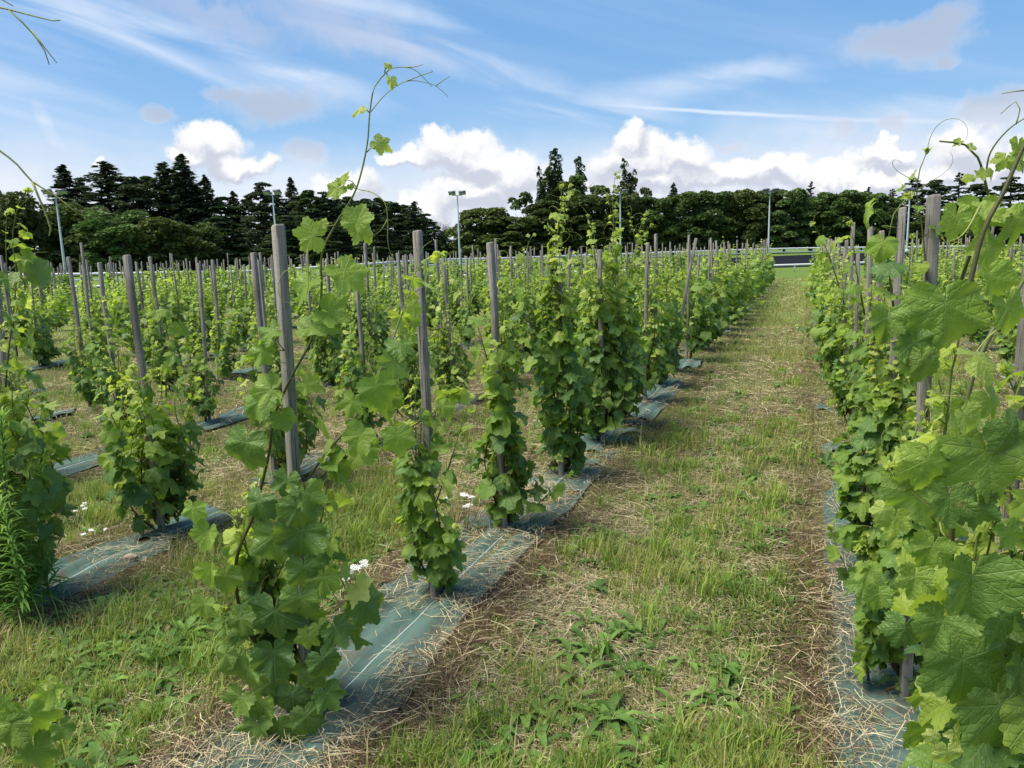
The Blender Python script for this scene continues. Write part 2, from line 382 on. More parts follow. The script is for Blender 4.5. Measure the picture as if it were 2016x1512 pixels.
# ------------------------------------------------------------------ ground, track
def build_ground():
    ri = np.concatenate([[.0], np.geomspace(.35, 900, 230)]); na = 420
    a = np.arange(na) * 2 * math.pi / na
    # more angular detail ahead of the camera
    a = a + .55 * np.sin(a); X = ri[1:, None] * np.sin(a); Y = ri[1:, None] * np.cos(a)
    # compress angles to the forward side: a=0 is ahead
    a2 = np.arange(na) * 2 * math.pi / na; a2 = a2 - .62 * np.sin(a2); X = ri[1:, None] * np.sin(a2); Y = ri[1:, None] * np.cos(a2)
    V = np.stack([X, Y, gz(X, Y)], -1).reshape(-1, 3); V = np.vstack([V, [[0, 0, gz(0, 0)]]])
    m = len(ri) - 1; i = np.arange(m - 1)[:, None] * na; j = np.arange(na)[None]; k = (j + 1) % na
    Q = np.stack([i + j, i + na + j, i + na + k, i + k], -1).reshape(-1, 4)
    T = np.stack([np.full(na, len(V) - 1), np.arange(na), (np.arange(na) + 1) % na], -1)
    o = link('ground', mesh('ground', V, [T, Q], M_GROUND, smooth=True)); tag(o, 'grassy soil of the vineyard with dry mown hay', kind='structure')
build_ground()
RAILPX = [(-300, 545, 52), (50, 541, 53), (300, 537, 55), (500, 533, 57), (700, 521, 60), (850, 512, 66), (1000, 508, 74), (1250, 499, 84), (1560, 489, 94), (1800, 486, 96), (2016, 483, 96), (2350, 478, 97)]
RAIL = [at(x, y, Y) for x, y, Y in RAILPX]
LOWPX = [(-300, 574, 37), (300, 562, 37.5), (700, 549, 38), (1100, 538, 38.5), (1558, 523, 39.5), (1900, 512, 40), (2350, 500, 40)]
LOW = [gr(x, y + 12) for x, y, Y in LOWPX]
def build_track():
    inner = np.array([[p[0], p[1] + 7] for p in LOW]); outer = np.array([[p[0], p[1] - 1.5] for p in RAIL])
    n = 40
    def res(P, n):
        d = np.concatenate([[0], np.cumsum(np.linalg.norm(np.diff(P, axis=0), axis=1))]); t = np.linspace(0, d[-1], n)
        return np.stack([np.interp(t, d, P[:, 0]), np.interp(t, d, P[:, 1])], -1)
    a, b = res(inner, n), res(outer, n)
    V = np.concatenate([np.c_[a, np.full(n, .012)], np.c_[b, np.full(n, .012)]])
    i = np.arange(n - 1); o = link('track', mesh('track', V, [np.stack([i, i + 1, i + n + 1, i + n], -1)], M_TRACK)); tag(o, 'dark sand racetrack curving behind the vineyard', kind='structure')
build_track()

# ------------------------------------------------------------------ rails and floodlights
def make_rail(name, label, P, ztops, rail_r, spacing, post_r, rails):
    P = np.array(P); root = link(name, None, loc=(P[0][0], P[0][1], 0)); tag(root, label, 'railing')
    off = np.array([P[0][0], P[0][1], 0]); S = spline(np.c_[P[:, :2], ztops], 1.5)
    for dz, rr in rails:
        V, Fs = tube(S + [0, 0, dz], rr, 8); link('rail', mesh('rail', V - off, Fs, M_WHITE, smooth=True), root)
    d = np.concatenate([[0], np.cumsum(np.linalg.norm(np.diff(S[:, :2], axis=0), axis=1))]); n = min(99, int(d[-1] / spacing))
    V, Fs = tube(np.array([[0, 0, 0], [0, 0, .5], [0, 0, 1.]]), post_r, 6); pm = mesh('post', V, Fs, M_WHITE)
    for t in np.linspace(d[0], d[-1], n):
        x, y, z = (np.interp(t, d, S[:, q]) for q in range(3)); link('post', pm, root, (x - off[0], y - off[1], 0), scale=(1, 1, z))
    return root
make_rail('running_rail', 'long white racecourse rail curving across in front of the dark trees', RAIL, [p[2] for p in RAIL], .075, 2.0, .04, ((0, .085), (-.42, .06)))
def low_rail():
    make_rail('running_rail', 'low white rail crossing behind the vine rows at the end of the lane', LOW, [.36] * len(LOW), .05, 1.6, .03, ((0, .05),))
low_rail()
def floodlight():
    root = link('floodlight_mast', None)
    V, Fs = tube(np.array([[0, 0, 0], [0, 0, .3], [0, 0, 7.6]]), [.13, .11, .055], 10); link('pole', mesh('pole', V, Fs, M_POLE, smooth=True), root)
    V, F_ = box((0, 0, 7.6), (1.0, .07, .07)); link('crossbar', mesh('crossbar', V, [F_], M_POLE), root)
    V, F_ = box((0, 0, .25), (.3, .3, .5)); link('base', mesh('base', V, [F_], M_POLE), root)
    rm = np.array(Matrix.Rotation(R(62), 3, 'X'))
    for s in (-1, 1):
        a = Acc(); a.add(*box((0, 0, 0), (.66, .50, .16))); a.add(*box((0, 0, .11), (.42, .3, .10))); a.add(*box((0, -.26, 0), (.7, .03, .2)))
        h = link('lamp_head', a.mesh('lamp_head', M_LAMP, smooth=False), root, (s * .50, -.05, 7.84)); h.rotation_euler = (R(-28), 0, 0)
        V, F_ = box((0, -.0, -.085), (.58, .42, .012)); link('lens', mesh('lens', V, [F_], M_GLASS), h)
        a = Acc(); a.add(*box((s * .5 - .3, -.02, 7.72), (.04, .05, .26))); a.add(*box((s * .5 + .3, -.02, 7.72), (.04, .05, .26)))
        link('bracket', a.mesh('bracket', M_POLE, smooth=False), root)
    return root
def copy_tree(o, parent=None):
    c = o.copy(); COL.objects.link(c); c.parent = parent
    for ch in o.children: copy_tree(ch, c)
    return c
fl0 = floodlight()
masts = [(108, 375, 62, 'twin floodlight mast farthest left, before the dark conifers', .2), (536, 376, 76, 'twin floodlight mast behind the tall grey stake, second from left', -.1), (900, 378, 80, 'twin floodlight mast standing in the gap between conifers and round trees', 0),
         (1221, 375, 82, 'twin floodlight mast in front of the lone poplar', .3), (1516, 373, 84, 'twin floodlight mast beside the far end of the grass lane', .1), (1792, 372, 84, 'twin floodlight mast seen behind the tall stake on the right', .4)]
for i, (x, y, Y, lb, rz) in enumerate(masts):
    o = fl0 if i == 0 else copy_tree(fl0)
    P = at(x, y, Y); o.location = (P[0], P[1], 0); s = (P[2]) / 7.95; o.scale = (1.05, 1.05, s); o.rotation_euler = (0, 0, rz)
    tag(o, lb, 'floodlight', 'floodlight masts around the track')

# ------------------------------------------------------------------ trees
def quads(P, A, B, w, h):
    """leaf clump faces at P spanned by A, B; bent diamonds"""
    N = len(P); w = np.broadcast_to(w, (N,))[:, None]; h = np.broadcast_to(h, (N,))[:, None]
    V = np.stack([P - B * h, P + A * w * .5 - B * h * .1, P + B * h, P - A * w * .5 + B * h * .15], 1).reshape(-1, 3)
    return V, (np.arange(N)[:, None] * 4 + np.arange(4)[None])
def rdir(rng, n): return unit(rng.normal(size=(n, 3)))
def crown_clumps(rng, lobes, per, lw, flat=.8, droop=.3):
    P = []; c = []
    for (x, y, z, r, rz_) in lobes:
        d = rdir(rng, per); d[:, 2] = np.where(d[:, 2] < -.35, -d[:, 2], d[:, 2]); rr = r * (.72 + .33 * rng.random(per)) * (1 + .25 * (fbm(d[:, 0] * 2 + x + 9, d[:, 2] * 2 + y + 9, 5, 2) - .5))
        P.append(np.array([x, y, z]) + d * rr[:, None] * [1, 1, rz_ / r]); c.append(np.full(per, rng.random() * .5))
    P = np.concatenate(P); n = len(P); c = np.concatenate(c) + rng.random(n) * .5
    A = rdir(rng, n); A[:, 2] *= .5; A = unit(A); N = unit(rng.normal(size=(n, 3)) * .7 + [0, 0, .8]); B = unit(np.cross(N, A))
    V, Q = quads(P, A, B, lw * (.6 + .8 * rng.random(n)), lw * .45 * (.6 + .8 * rng.random(n)))
    col = np.zeros((n, 3)); col[:, 1] = c; return V, Q, np.repeat(col, 4, 0)
def limbs(rng, acc, H, r0, n, z0, z1, L, up=.6):
    acc.add(*tube(np.array([[0, 0, 0], [.02 * H, 0, .3 * H], [-.01 * H, .01 * H, .6 * H], [0, 0, .93 * H]]), [r0, r0 * .75, r0 * .45, r0 * .08], 8))
    for i in range(n):
        z = z0 + (z1 - z0) * i / n; a = rng.random() * 6.28; l = L * (.6 + .6 * rng.random()) * (1 - .5 * i / n)
        p = np.array([0, 0, z]); d = np.array([math.cos(a), math.sin(a), up])
        acc.add(*tube(np.array([p, p + d * l * .5, p + d * l + [0, 0, .1 * l]]), [r0 * .35, r0 * .2, r0 * .05], 5))
def t_broad(seed, H=10., W=4.2, tiers=True, zlow=.08, per=210, nl=46, lw=.42):
    rng = np.random.default_rng(seed); lobes = []
    for i in range(nl):
        t = (i + .5) / nl; z = zlow * H + (1 - zlow) * H * t ** .9 * .93; prof = W * math.sqrt(max(0, 1 - (max(0, (z / H - .42)) / .6) ** 2)) * (.75 + .25 * min(1, z / (.25 * H)))
        a = i * 2.399 + rng.random(); rr = prof * (.55 + .4 * rng.random()); r = (.22 + .12 * rng.random()) * W
        lobes.append((rr * math.cos(a), rr * math.sin(a), z, r, r * (.55 if tiers else .85)))
    for i in range(7): lobes.append((rng.normal() * .2 * W, rng.normal() * .2 * W, H * (.35 + .08 * i), .42 * W, .35 * W))
    A = Acc(); V, Q, c = crown_clumps(rng, lobes, per, lw); A.add(V, Q, c); T = Acc(); limbs(rng, T, H * .9, .28, 12, .15 * H, .7 * H, W * .7)
    return A.mesh('crown', M_TREE, smooth=False), T.mesh('trunk', M_BARK)
def t_conifer(seed, H=14., W=3.6, taper=.8, nb=170, droop=.25, clump=.3, z0=.06, gap=.25, sparse=1.):
    rng = np.random.default_rng(seed); P = []; Dv = []; T = Acc()
    T.add(*tube(np.array([[0, 0, 0], [0.05, 0, .5 * H], [0, 0, H * .985]]), [.3, .18, .03], 8))
    for i in range(nb):
        t = (i + rng.random()) / nb; z = H * (z0 + (1 - z0) * t ** .92); L = W * (1 - t) ** taper * (.62 + .5 * rng.random()) * (1 if rng.random() > gap * .4 else .5) + .12
        a = rng.random() * 6.28; d = np.array([math.cos(a), math.sin(a), 0]); m = int((7 + 16 * L) * sparse)
        s = rng.random(m) ** .75; w = .25 * L * (1 - s * .6)
        side = np.array([-d[1], d[0], 0]); zz = z + L * (.12 * s - droop * s * s) + rng.normal(size=m) * .08
        p = d * (s * L)[:, None] + side * (rng.normal(size=m) * w)[:, None]; p[:, 2] = zz; P.append(p)
        Dv.append(unit(d * 1. + side * rng.normal(size=m)[:, None] * .7 + [0, 0, .1 - droop]) )
        if i % 5 == 0: T.add(*tube(np.array([[0, 0, z], d * L * .5 + [0, 0, z + .05 * L], d * L * .9 + [0, 0, z - droop * .5 * L]]), [.06, .04, .012], 4))
    P = np.concatenate(P); Dv = np.concatenate(Dv); n = len(P); N = unit(rng.normal(size=(n, 3)) * .6 + [0, 0, 1]); A_ = unit(np.cross(Dv, N))
    V, Q = quads(P, A_, Dv, clump * (.5 + .6 * rng.random(n)), clump * .9 * (.6 + .8 * rng.random(n))); col = np.zeros((n, 3)); col[:, 1] = rng.random(n)
    A = Acc().add(V, Q, np.repeat(col, 4, 0)); return A.mesh('crown', M_TREE, smooth=False), T.mesh('trunk', M_BARK)
def t_pine(seed, H=12., W=3.6):
    rng = np.random.default_rng(seed); lobes = []
    for i in range(80):
        t = (i + .5) / 80; z = H * (.12 + .85 * t) + rng.normal() * .25; prof = W * (1 - .80 * t ** 1.5); a = i * 2.399 + rng.random(); rr = prof * (.35 + .6 * rng.random()) * (1 - .5 * (t > .9)); r = W * (.16 + .12 * rng.random()) * (1 - .45 * t)
        lobes.append((rr * math.cos(a), rr * math.sin(a), z, r * 1.25, r * .55))
    A = Acc(); V, Q, c = crown_clumps(rng, lobes, 110, .30); A.add(V, Q, c); T = Acc(); limbs(rng, T, H, .26, 26, .2 * H, .9 * H, W * .8, .25)
    return A.mesh('crown', M_TREE, smooth=False), T.mesh('trunk', M_BARK)
def t_poplar(seed, H=20., W=1.5, nst=5):
    rng = np.random.default_rng(seed); T = Acc(); lobes = []
    for k in range(nst):
        a = k * 2.4; off = W * .62 * (k > 0); hh = H * (1 if k == 0 else .62 + .28 * rng.random()); b = np.array([math.cos(a) * off, math.sin(a) * off, hh])
        T.add(*tube(np.array([[0, 0, 0], [b[0] * .3, b[1] * .3, hh * .35], b * [.95, .95, .97]]), [.3, .16, .02], 6))
        for j in range(30):
            t = .18 + .80 * (j + rng.random()) / 30; r = W * .52 * math.sin(math.pi * min(1, max(.12, (1.04 - t) * 1.25 * .5 + .1))) * (.7 + .6 * rng.random())
            lobes.append((b[0] * t + rng.normal() * .22 * W, b[1] * t + rng.normal() * .22 * W, hh * t, max(.25, r), max(.5, r * 2.1)))
    A = Acc(); V, Q, c = crown_clumps(rng, lobes, 95, .30); A.add(V, Q, c); return A.mesh('crown', M_TREE, smooth=False), T.mesh('trunk', M_BARK)
def t_loose(seed, H=12., W=4.):
    rng = np.random.default_rng(seed); lobes = []
    for i in range(34):
        d = rdir(rng, 1)[0]; lobes.append((d[0] * W * .8, d[1] * W * .8, H * .62 + d[2] * H * .33, W * .2, W * .17))
    A = Acc(); V, Q, c = crown_clumps(rng, lobes, 120, .42); A.add(V, Q, c); T = Acc(); limbs(rng, T, H * .9, .22, 14, .2 * H, .8 * H, W * .8, .9)
    return A.mesh('crown', M_TREE, smooth=False), T.mesh('trunk', M_BARK)
def t_bare(seed, H=9.):
    rng = np.random.default_rng(seed); T = Acc(); Tw = Acc(); T.add(*tube(np.array([[0, 0, 0], [.1, 0, H * .3], [0, .1, H * .55]]), [.16, .11, .07], 6))
    for i in range(46):
        z = H * (.3 + .25 * rng.random()); a = rng.random() * 6.28; e = .9 + .9 * rng.random(); d = unit([math.cos(a), math.sin(a), e * 1.6]); L = H * (.25 + .2 * rng.random())
        p = np.array([0, 0, z]); q = p + d * L; T.add(*tube(np.array([p, p + d * L * .5 + rng.normal(size=3) * .1, q]), [.05, .03, .012], 4))
        for j in range(5):
            b = p + d * L * (.4 + .6 * rng.random()); e2 = unit(d + rng.normal(size=3) * .5); Tw.add(*tube(np.array([b, b + e2 * .5, b + e2 * 1.1 + [0, 0, .1]]), [.018, .013, .006], 3))
    return Tw.mesh('twigs', M_BARK), T.mesh('trunk', M_BARK)
PROT = {'chestnut': [(t_broad(s, 10., 4.2), 10., 4.2) for s in (1, 2, 3)], 'oak': [(t_broad(s, 10., 4.2, False, .05, 190, 40, .40), 10., 4.2) for s in (4, 5)],
        'spruce': [(t_conifer(s, 14., 3.4, .72, 300, .24, .24), 14., 3.2) for s in (6, 7)], 'fir': [(t_conifer(s, 14., 3.6, .55, 260, .10, .26, .04, .8), 14., 3.4) for s in (8, 9)],
        'pine': [(t_pine(s), 12., 3.6) for s in (10, 11, 12)], 'poplar': [(t_poplar(s), 20., 1.9) for s in (13, 14)], 'loose': [(t_loose(s), 12., 4.) for s in (15,)],
        'cedar': [(t_conifer(16, 14., 4.2, .6, 70, .05, .3, .15, .8, 1.5), 14., 4.2)], 'bare': [(t_bare(17), 9., 3.)]}
SPEC = {'chestnut': ('chestnut_tree', 'round dark broadleaf tree', (.085, .120, .038)), 'oak': ('broadleaf_tree', 'bushy mid green broadleaf tree', (.085, .130, .040)),
        'spruce': ('spruce_tree', 'pointed dark spruce', (.050, .080, .043)), 'fir': ('fir_tree', 'ragged dark fir', (.050, .080, .042)), 'pine': ('pine_tree', 'dark layered pine', (.058, .090, .042)),
        'poplar': ('poplar_tree', 'tall narrow poplar', (.085, .125, .055)), 'loose': ('broadleaf_tree', 'airy pale green tree', (.10, .14, .055)), 'cedar': ('cedar_tree', 'feathery cedar top', (.030, .048, .034)), 'bare': ('bare_tree', 'leafless twiggy tree', (.1, .1, .1))}
FILL = [(160, 356), (243, 352), (288, 344), (340, 338), (384, 366), (432, 392), (486, 390), (545, 384), (590, 386), (626, 392), (662, 390), (702, 393), (762, 396), (797, 404), (832, 424)]
TREES = [(x_, y_, 125, ('pine', 'fir', 'pine')[i_ % 3], 46, 1., 'dark conifer filling the tree line %s' % w_) for i_, ((x_, y_), w_) in enumerate(zip(FILL, ('right of the leftmost mast', 'behind the ragged fir', 'left of the dark fir', 'left of the tallest spruce', 'right of the tallest spruce', 'in the dip before the second mast', 'just left of the second mast', 'just right of the second mast', 'right of the thin bent spruce', 'left of the arching shoot', 'behind the arching shoot', 'right of the arching shoot', 'near the right end of the conifers', 'before the last fir', 'beside the gap')))] + [  # x, top y, distance, kind, half width px, colour factor, label
 (8, 378, 100, 'oak', 62, .9, 'rounded dark tree at the left edge beyond the vines'), (122, 325, 122, 'spruce', 52, 1, 'broad spruce rising behind the leftmost floodlight mast'), (70, 412, 104, 'oak', 60, .9, 'low dark bushy tree left of the leftmost mast'),
 (205, 319, 122, 'fir', 62, 1, 'ragged fir with pointed top, right of the leftmost mast'), (160, 402, 104, 'oak', 62, 1.15, 'mid green bushy tree just right of the leftmost mast'), (262, 345, 120, 'pine', 52, 1, 'dark pine between the two ragged firs'),
 (232, 418, 102, 'oak', 66, 1.2, 'brighter green bushy tree with visible limbs before the firs'), (320, 321, 124, 'fir', 48, 1, 'dark fir just left of the tallest spruce'), (357, 304, 124, 'spruce', 50, 1, 'tallest pointed spruce of the left group'),
 (298, 428, 103, 'oak', 58, .95, 'dark bushy tree below the dark fir'), (402, 345, 124, 'spruce', 38, 1, 'slim spruce on the right shoulder of the tallest spruce'), (372, 440, 106, 'oak', 55, .8, 'dark low tree below the tallest spruce'), (458, 377, 126, 'spruce', 34, 1, 'small pointed spruce before the dip in the tree line'),
 (430, 425, 112, 'pine', 50, .95, 'low dark pine left of the second mast'), (514, 365, 118, 'pine', 50, 1, 'rounded pine behind the second floodlight mast'), (571, 350, 126, 'spruce', 30, 1, 'thin spruce with a bent tip right of second mast'), (606, 372, 120, 'pine', 46, 1, 'pine right of the thin bent spruce'),
 (560, 425, 110, 'pine', 48, .95, 'dense low pine under the thin spruce'), (640, 382, 120, 'pine', 40, 1, 'dark pine left of the long arching vine shoot'), (684, 385, 120, 'pine', 40, 1, 'dark pine behind the long arching vine shoot'), (722, 391, 120, 'pine', 38, 1, 'dark pine right of the arching vine shoot'),
 (650, 440, 110, 'pine', 50, .9, 'low dark pine in front of the left pine row'), (745, 387, 122, 'pine', 34, 1, 'slightly taller pine near the right end of the conifers'), (776, 399, 120, 'pine', 36, 1, 'second to last dark pine before the gap'), (815, 397, 118, 'fir', 26, 1, 'last dark fir left of the gap in the trees'),
 (750, 445, 108, 'pine', 46, .9, 'low dark pine near the gap'), (850, 440, 128, 'loose', 34, .9, 'small pale bush tree filling the gap'), (868, 428, 135, 'bare', 26, 1, 'leafless twiggy tree in the gap'), (893, 452, 130, 'loose', 24, .8, 'small pale bush tree beside the middle mast'),
 (948, 408, 112, 'chestnut', 56, 1.1, 'first rounded chestnut right of the gap'), (1035, 378, 140, 'loose', 42, .75, 'airy green tree behind the first chestnuts'), (1015, 425, 110, 'chestnut', 60, .9, 'low dark chestnut right of the first rounded one'), (1092, 290, 150, 'poplar', 24, .9, 'tallest poplar with forked top'),
 (1063, 328, 150, 'poplar', 13, .9, 'slim poplar stem left of the tallest poplar'), (1139, 306, 150, 'poplar', 20, 1, 'poplar right of the tallest poplar'), (1140, 345, 146, 'loose', 58, 1, 'airy spreading tree at the foot of the poplars'), (1090, 395, 112, 'chestnut', 62, .8, 'very dark chestnut below the poplars'),
 (1165, 385, 112, 'chestnut', 58, .85, 'dark chestnut left of the lone poplar'), (1230, 312, 150, 'poplar', 17, .9, 'lone slim poplar behind the fourth mast'), (1252, 350, 150, 'loose', 30, 1, 'airy pale tree beside the lone poplar'), (1235, 382, 113, 'chestnut', 52, .9, 'dark chestnut in front of the lone poplar'),
 (1290, 386, 112, 'chestnut', 44, .95, 'chestnut right of the lone poplar'), (1326, 360, 140, 'spruce', 22, 1.4, 'small grey conifer tip above the chestnuts'), (1346, 377, 112, 'chestnut', 46, 1, 'domed chestnut right of the grey conifer tip'), (1400, 375, 112, 'chestnut', 48, .95, 'domed chestnut left of the fifth mast, third one out'),
 (1455, 371, 112, 'chestnut', 48, .95, 'domed chestnut left of the fifth mast, second one out'), (1500, 374, 114, 'chestnut', 44, .95, 'domed chestnut directly behind the fifth mast'), (1548, 371, 112, 'chestnut', 46, 1.15, 'olive tinted chestnut at the end of the grass lane'), (1597, 357, 140, 'cedar', 22, 1.2, 'wispy cedar tip above the end of the lane'),
 (1600, 386, 113, 'chestnut', 44, 1.2, 'olive chestnut under the wispy cedar tip'), (1648, 376, 112, 'chestnut', 48, .95, 'dark green domed chestnut right of the lane'), (1700, 378, 113, 'chestnut', 44, 1.2, 'brownish chestnut left of the right vine stakes'), (1710, 368, 138, 'cedar', 24, 1.2, 'faint cedar tip above the brownish chestnut'),
 (1745, 386, 113, 'chestnut', 40, 1.15, 'brownish chestnut behind the second right stake'), (1758, 372, 136, 'cedar', 26, 1.2, 'small slanting cedar tip left of the big cedar'), (1797, 347, 122, 'cedar', 46, .9, 'wide cedar with flat branches near the sixth mast'), (1842, 352, 120, 'pine', 50, .9, 'dark pine right of the tall right stake'),
 (1890, 340, 122, 'cedar', 36, .85, 'cedar with a bent tip above the right vines'), (1925, 362, 118, 'pine', 44, .9, 'dark pine behind the arching right shoots'), (1992, 352, 118, 'pine', 52, .9, 'dark pine at the right edge of the photo'), (1860, 420, 108, 'oak', 62, .75, 'dark broad tree behind the right vines'), (1960, 425, 108, 'oak', 62, .75, 'dark broad tree low at the right edge'),
 (-90, 385, 104, 'oak', 70, .9, None), (-170, 350, 120, 'fir', 62, 1, None), (2080, 360, 116, 'pine', 56, .9, None), (2180, 380, 112, 'chestnut', 60, .9, None)]
rt_ = random.Random(5); cnt = {}
for (x, y, Y, kind, hw, cf, lb) in TREES:
    P = at(x, y, Y); k = cnt.get(kind, 0); cnt[kind] = k + 1
    (cr, tr), H0, W0 = PROT[kind][k % len(PROT[kind])]; nm, lk, colr = SPEC[kind]
    sz = P[2] / H0; sx = hw * Y / F / W0 * {'pine': 1.4, 'fir': 1.35, 'spruce': 1.3}.get(kind, 1.15)
    root = link(nm, None, loc=(P[0], P[1], 0), rz=rt_.random() * 6.28, scale=(sx, sx, sz))
    tag(root, lb or ('%s beyond the side of the photo' % lk), 'tree', 'trees behind the racetrack')
    c = link('crown', cr, root); c.color = tuple(q * cf * (.9 + .2 * rt_.random()) for q in colr) + (1,); link('trunk', tr, root)
def undergrowth():
    rng = np.random.default_rng(77); lobes = []
    for x in np.arange(-420, 2450, 17):
        Y = 119 + rng.random() * 8; P = at(x, 500, Y); h = 2.2 + 2.2 * rng.random()
        if 838 < x < 925: h *= .75
        lobes.append((P[0], P[1], h * .5, 1.9, h * .62))
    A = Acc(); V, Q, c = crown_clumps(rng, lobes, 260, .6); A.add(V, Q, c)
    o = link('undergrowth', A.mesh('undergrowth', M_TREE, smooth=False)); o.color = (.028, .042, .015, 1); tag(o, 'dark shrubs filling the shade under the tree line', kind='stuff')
undergrowth()

# ------------------------------------------------------------------ vine leaves, canes
def leaf_template(nt, rings, teeth=0.):
    th = np.linspace(-R(172), R(172), nt); a = np.abs(th)
    def lobed(w1, w2, c, s1, s2):      # centre lobe, upper lobes, lower lobes, sinus depths
        pts = np.array([[0, 1.0], [28, s1], [56, w1], [84, s2], [112, w2], [150, .56], [172, .34]]); x = np.degrees(a)
        f = np.interp(x, pts[:, 0], pts[:, 1]); return f
    rA = lobed(.93, .76, 1, .86, .76); rB = lobed(.92, .74, 1, .54, .48)
    if teeth:
        saw = np.abs(((np.arange(nt) % 4) - 1.6)) / 2.; rA = rA * (1 + teeth * (.5 - saw)); rB = rB * (1 + teeth * (.5 - saw))
    fr = np.array(rings)
    def xy(r):
        x = (fr[:, None] * r * np.sin(th)).ravel(); y = (fr[:, None] * r * np.cos(th)).ravel(); return np.c_[np.r_[0, x], np.r_[0, y]]
    T1 = np.stack([np.zeros(nt - 1, int), np.arange(2, nt + 1), np.arange(1, nt)], -1); Q = []
    for k in range(len(rings) - 1):
        b = 1 + k * nt; i = np.arange(nt - 1); Q.append(np.stack([b + i, b + i + 1, b + nt + i + 1, b + nt + i], -1))
    return xy(rA), xy(rB), T1, (np.concatenate(Q) if Q else np.zeros((0, 4), int))
LT = [leaf_template(97, (.3, .58, .82, 1.), .15), leaf_template(41, (.5, 1.), .16), leaf_template(13, (1.,)), leaf_template(8, (1.,))]
class Tendrils:
    def __init__(s): s.P = []; s.n = 0
    def add(s, V, Fs, col): s.P.append((np.array(V), Fs, col)); s.n += 1
class Leaves:
    def __init__(s): s.L = []
    def add(s, p, tip, nrm, size, youth, fold=None): s.L.append((*p, *tip, *nrm, size, youth))
    def mesh(s, name, lod, rng, off=(0, 0, 0)):
        L = np.array(s.L); n = len(L); P = L[:, :3] - np.asarray(off); tip = unit(L[:, 3:6]); nr = L[:, 6:9]; nr = unit(nr - tip * (nr * tip).sum(1)[:, None]); side = np.cross(tip, nr)
        A, B, T3, Q4 = LT[lod]; nv = len(A); w = rng.random(n)[:, None, None] ** 1.3
        xy = A[None] * (1 - w) + B[None] * w; x, y = xy[..., 0] * (1 + .12 * rng.normal(size=(n, 1))), xy[..., 1]; r2 = x * x + y * y; th = np.arctan2(x, y)
        g = lambda s_: rng.normal(size=(n, 1)) * s_
        z = (.12 + g(.28)) * np.abs(x) - (.14 + g(.16)) * r2 + g(.10) * x * y + (.07 + np.abs(g(.09))) * r2 * np.sin(5 * th + g(3)) + .045 * r2 * np.sin(11 * th + g(3)) - np.clip(y, 0, 1) ** 2 * np.abs(g(.32)) + .03 * np.sin(x * 9 + g(3)) * np.cos(y * 8 + g(3))
        sz = (L[:, 9] / 1.72)[:, None, None]
        V = P[:, None] + sz * (x[..., None] * side[:, None] + y[..., None] * tip[:, None] + z[..., None] * nr[:, None])
        o = np.arange(n)[:, None, None] * nv
        col = np.zeros((n, nv, 3)); col[..., 0] = np.clip(L[:, 10] + .03, 0, 1)[:, None]; col[..., 1] = rng.random(n)[:, None]
        uv = np.stack([xy[..., 0], xy[..., 1]], -1) * .25 + .5
        Fs = [(T3[None] + o).reshape(-1, 3)]
        if len(Q4): Fs.append((Q4[None] + o).reshape(-1, 4))
        return mesh(name, V.reshape(-1, 3), Fs, M_LEAF, uv.reshape(-1, 2), col.reshape(-1, 3), True)
BROWN = np.array([.075, .042, .022]); OLIVE = np.array([.10, .11, .03]); GREEN = np.array([.20, .27, .06]); PINK = np.array([.26, .17, .09])
def cane_col(t, m):
    t = np.asarray(t)[:, None]; return np.where(t < .5, BROWN * (1 - t * 2) + OLIVE * t * 2, OLIVE * (2 - t * 2) + GREEN * (t * 2 - 1))
def add_tube(acc, P, r0, r1, n, t0=0., t1=1.):
    m = len(P); V, Fs = tube(P, np.linspace(r0, r1, m), n); c = cane_col(np.linspace(t0, t1, m), m); acc.add(V, Fs, np.vstack([np.repeat(c, n, 0), c[-1:], c[:1]]))
def tendril(rng, acc, p, d, L, r=.0009, n=4):
    P = [p]; d = unit(d); ax = unit(rng.normal(size=3)); cur = 0
    for i in range(12):
        cur += .05 + .05 * rng.random(); d = unit(d + np.cross(ax, d) * cur * .55 + [0, 0, -.06]); P.append(P[-1] + d * L / 12)
    V, Fs = tube(np.array(P), np.linspace(r * 1.3, r * .6, 13), n); acc.add(V, Fs, (.30, .36, .07))
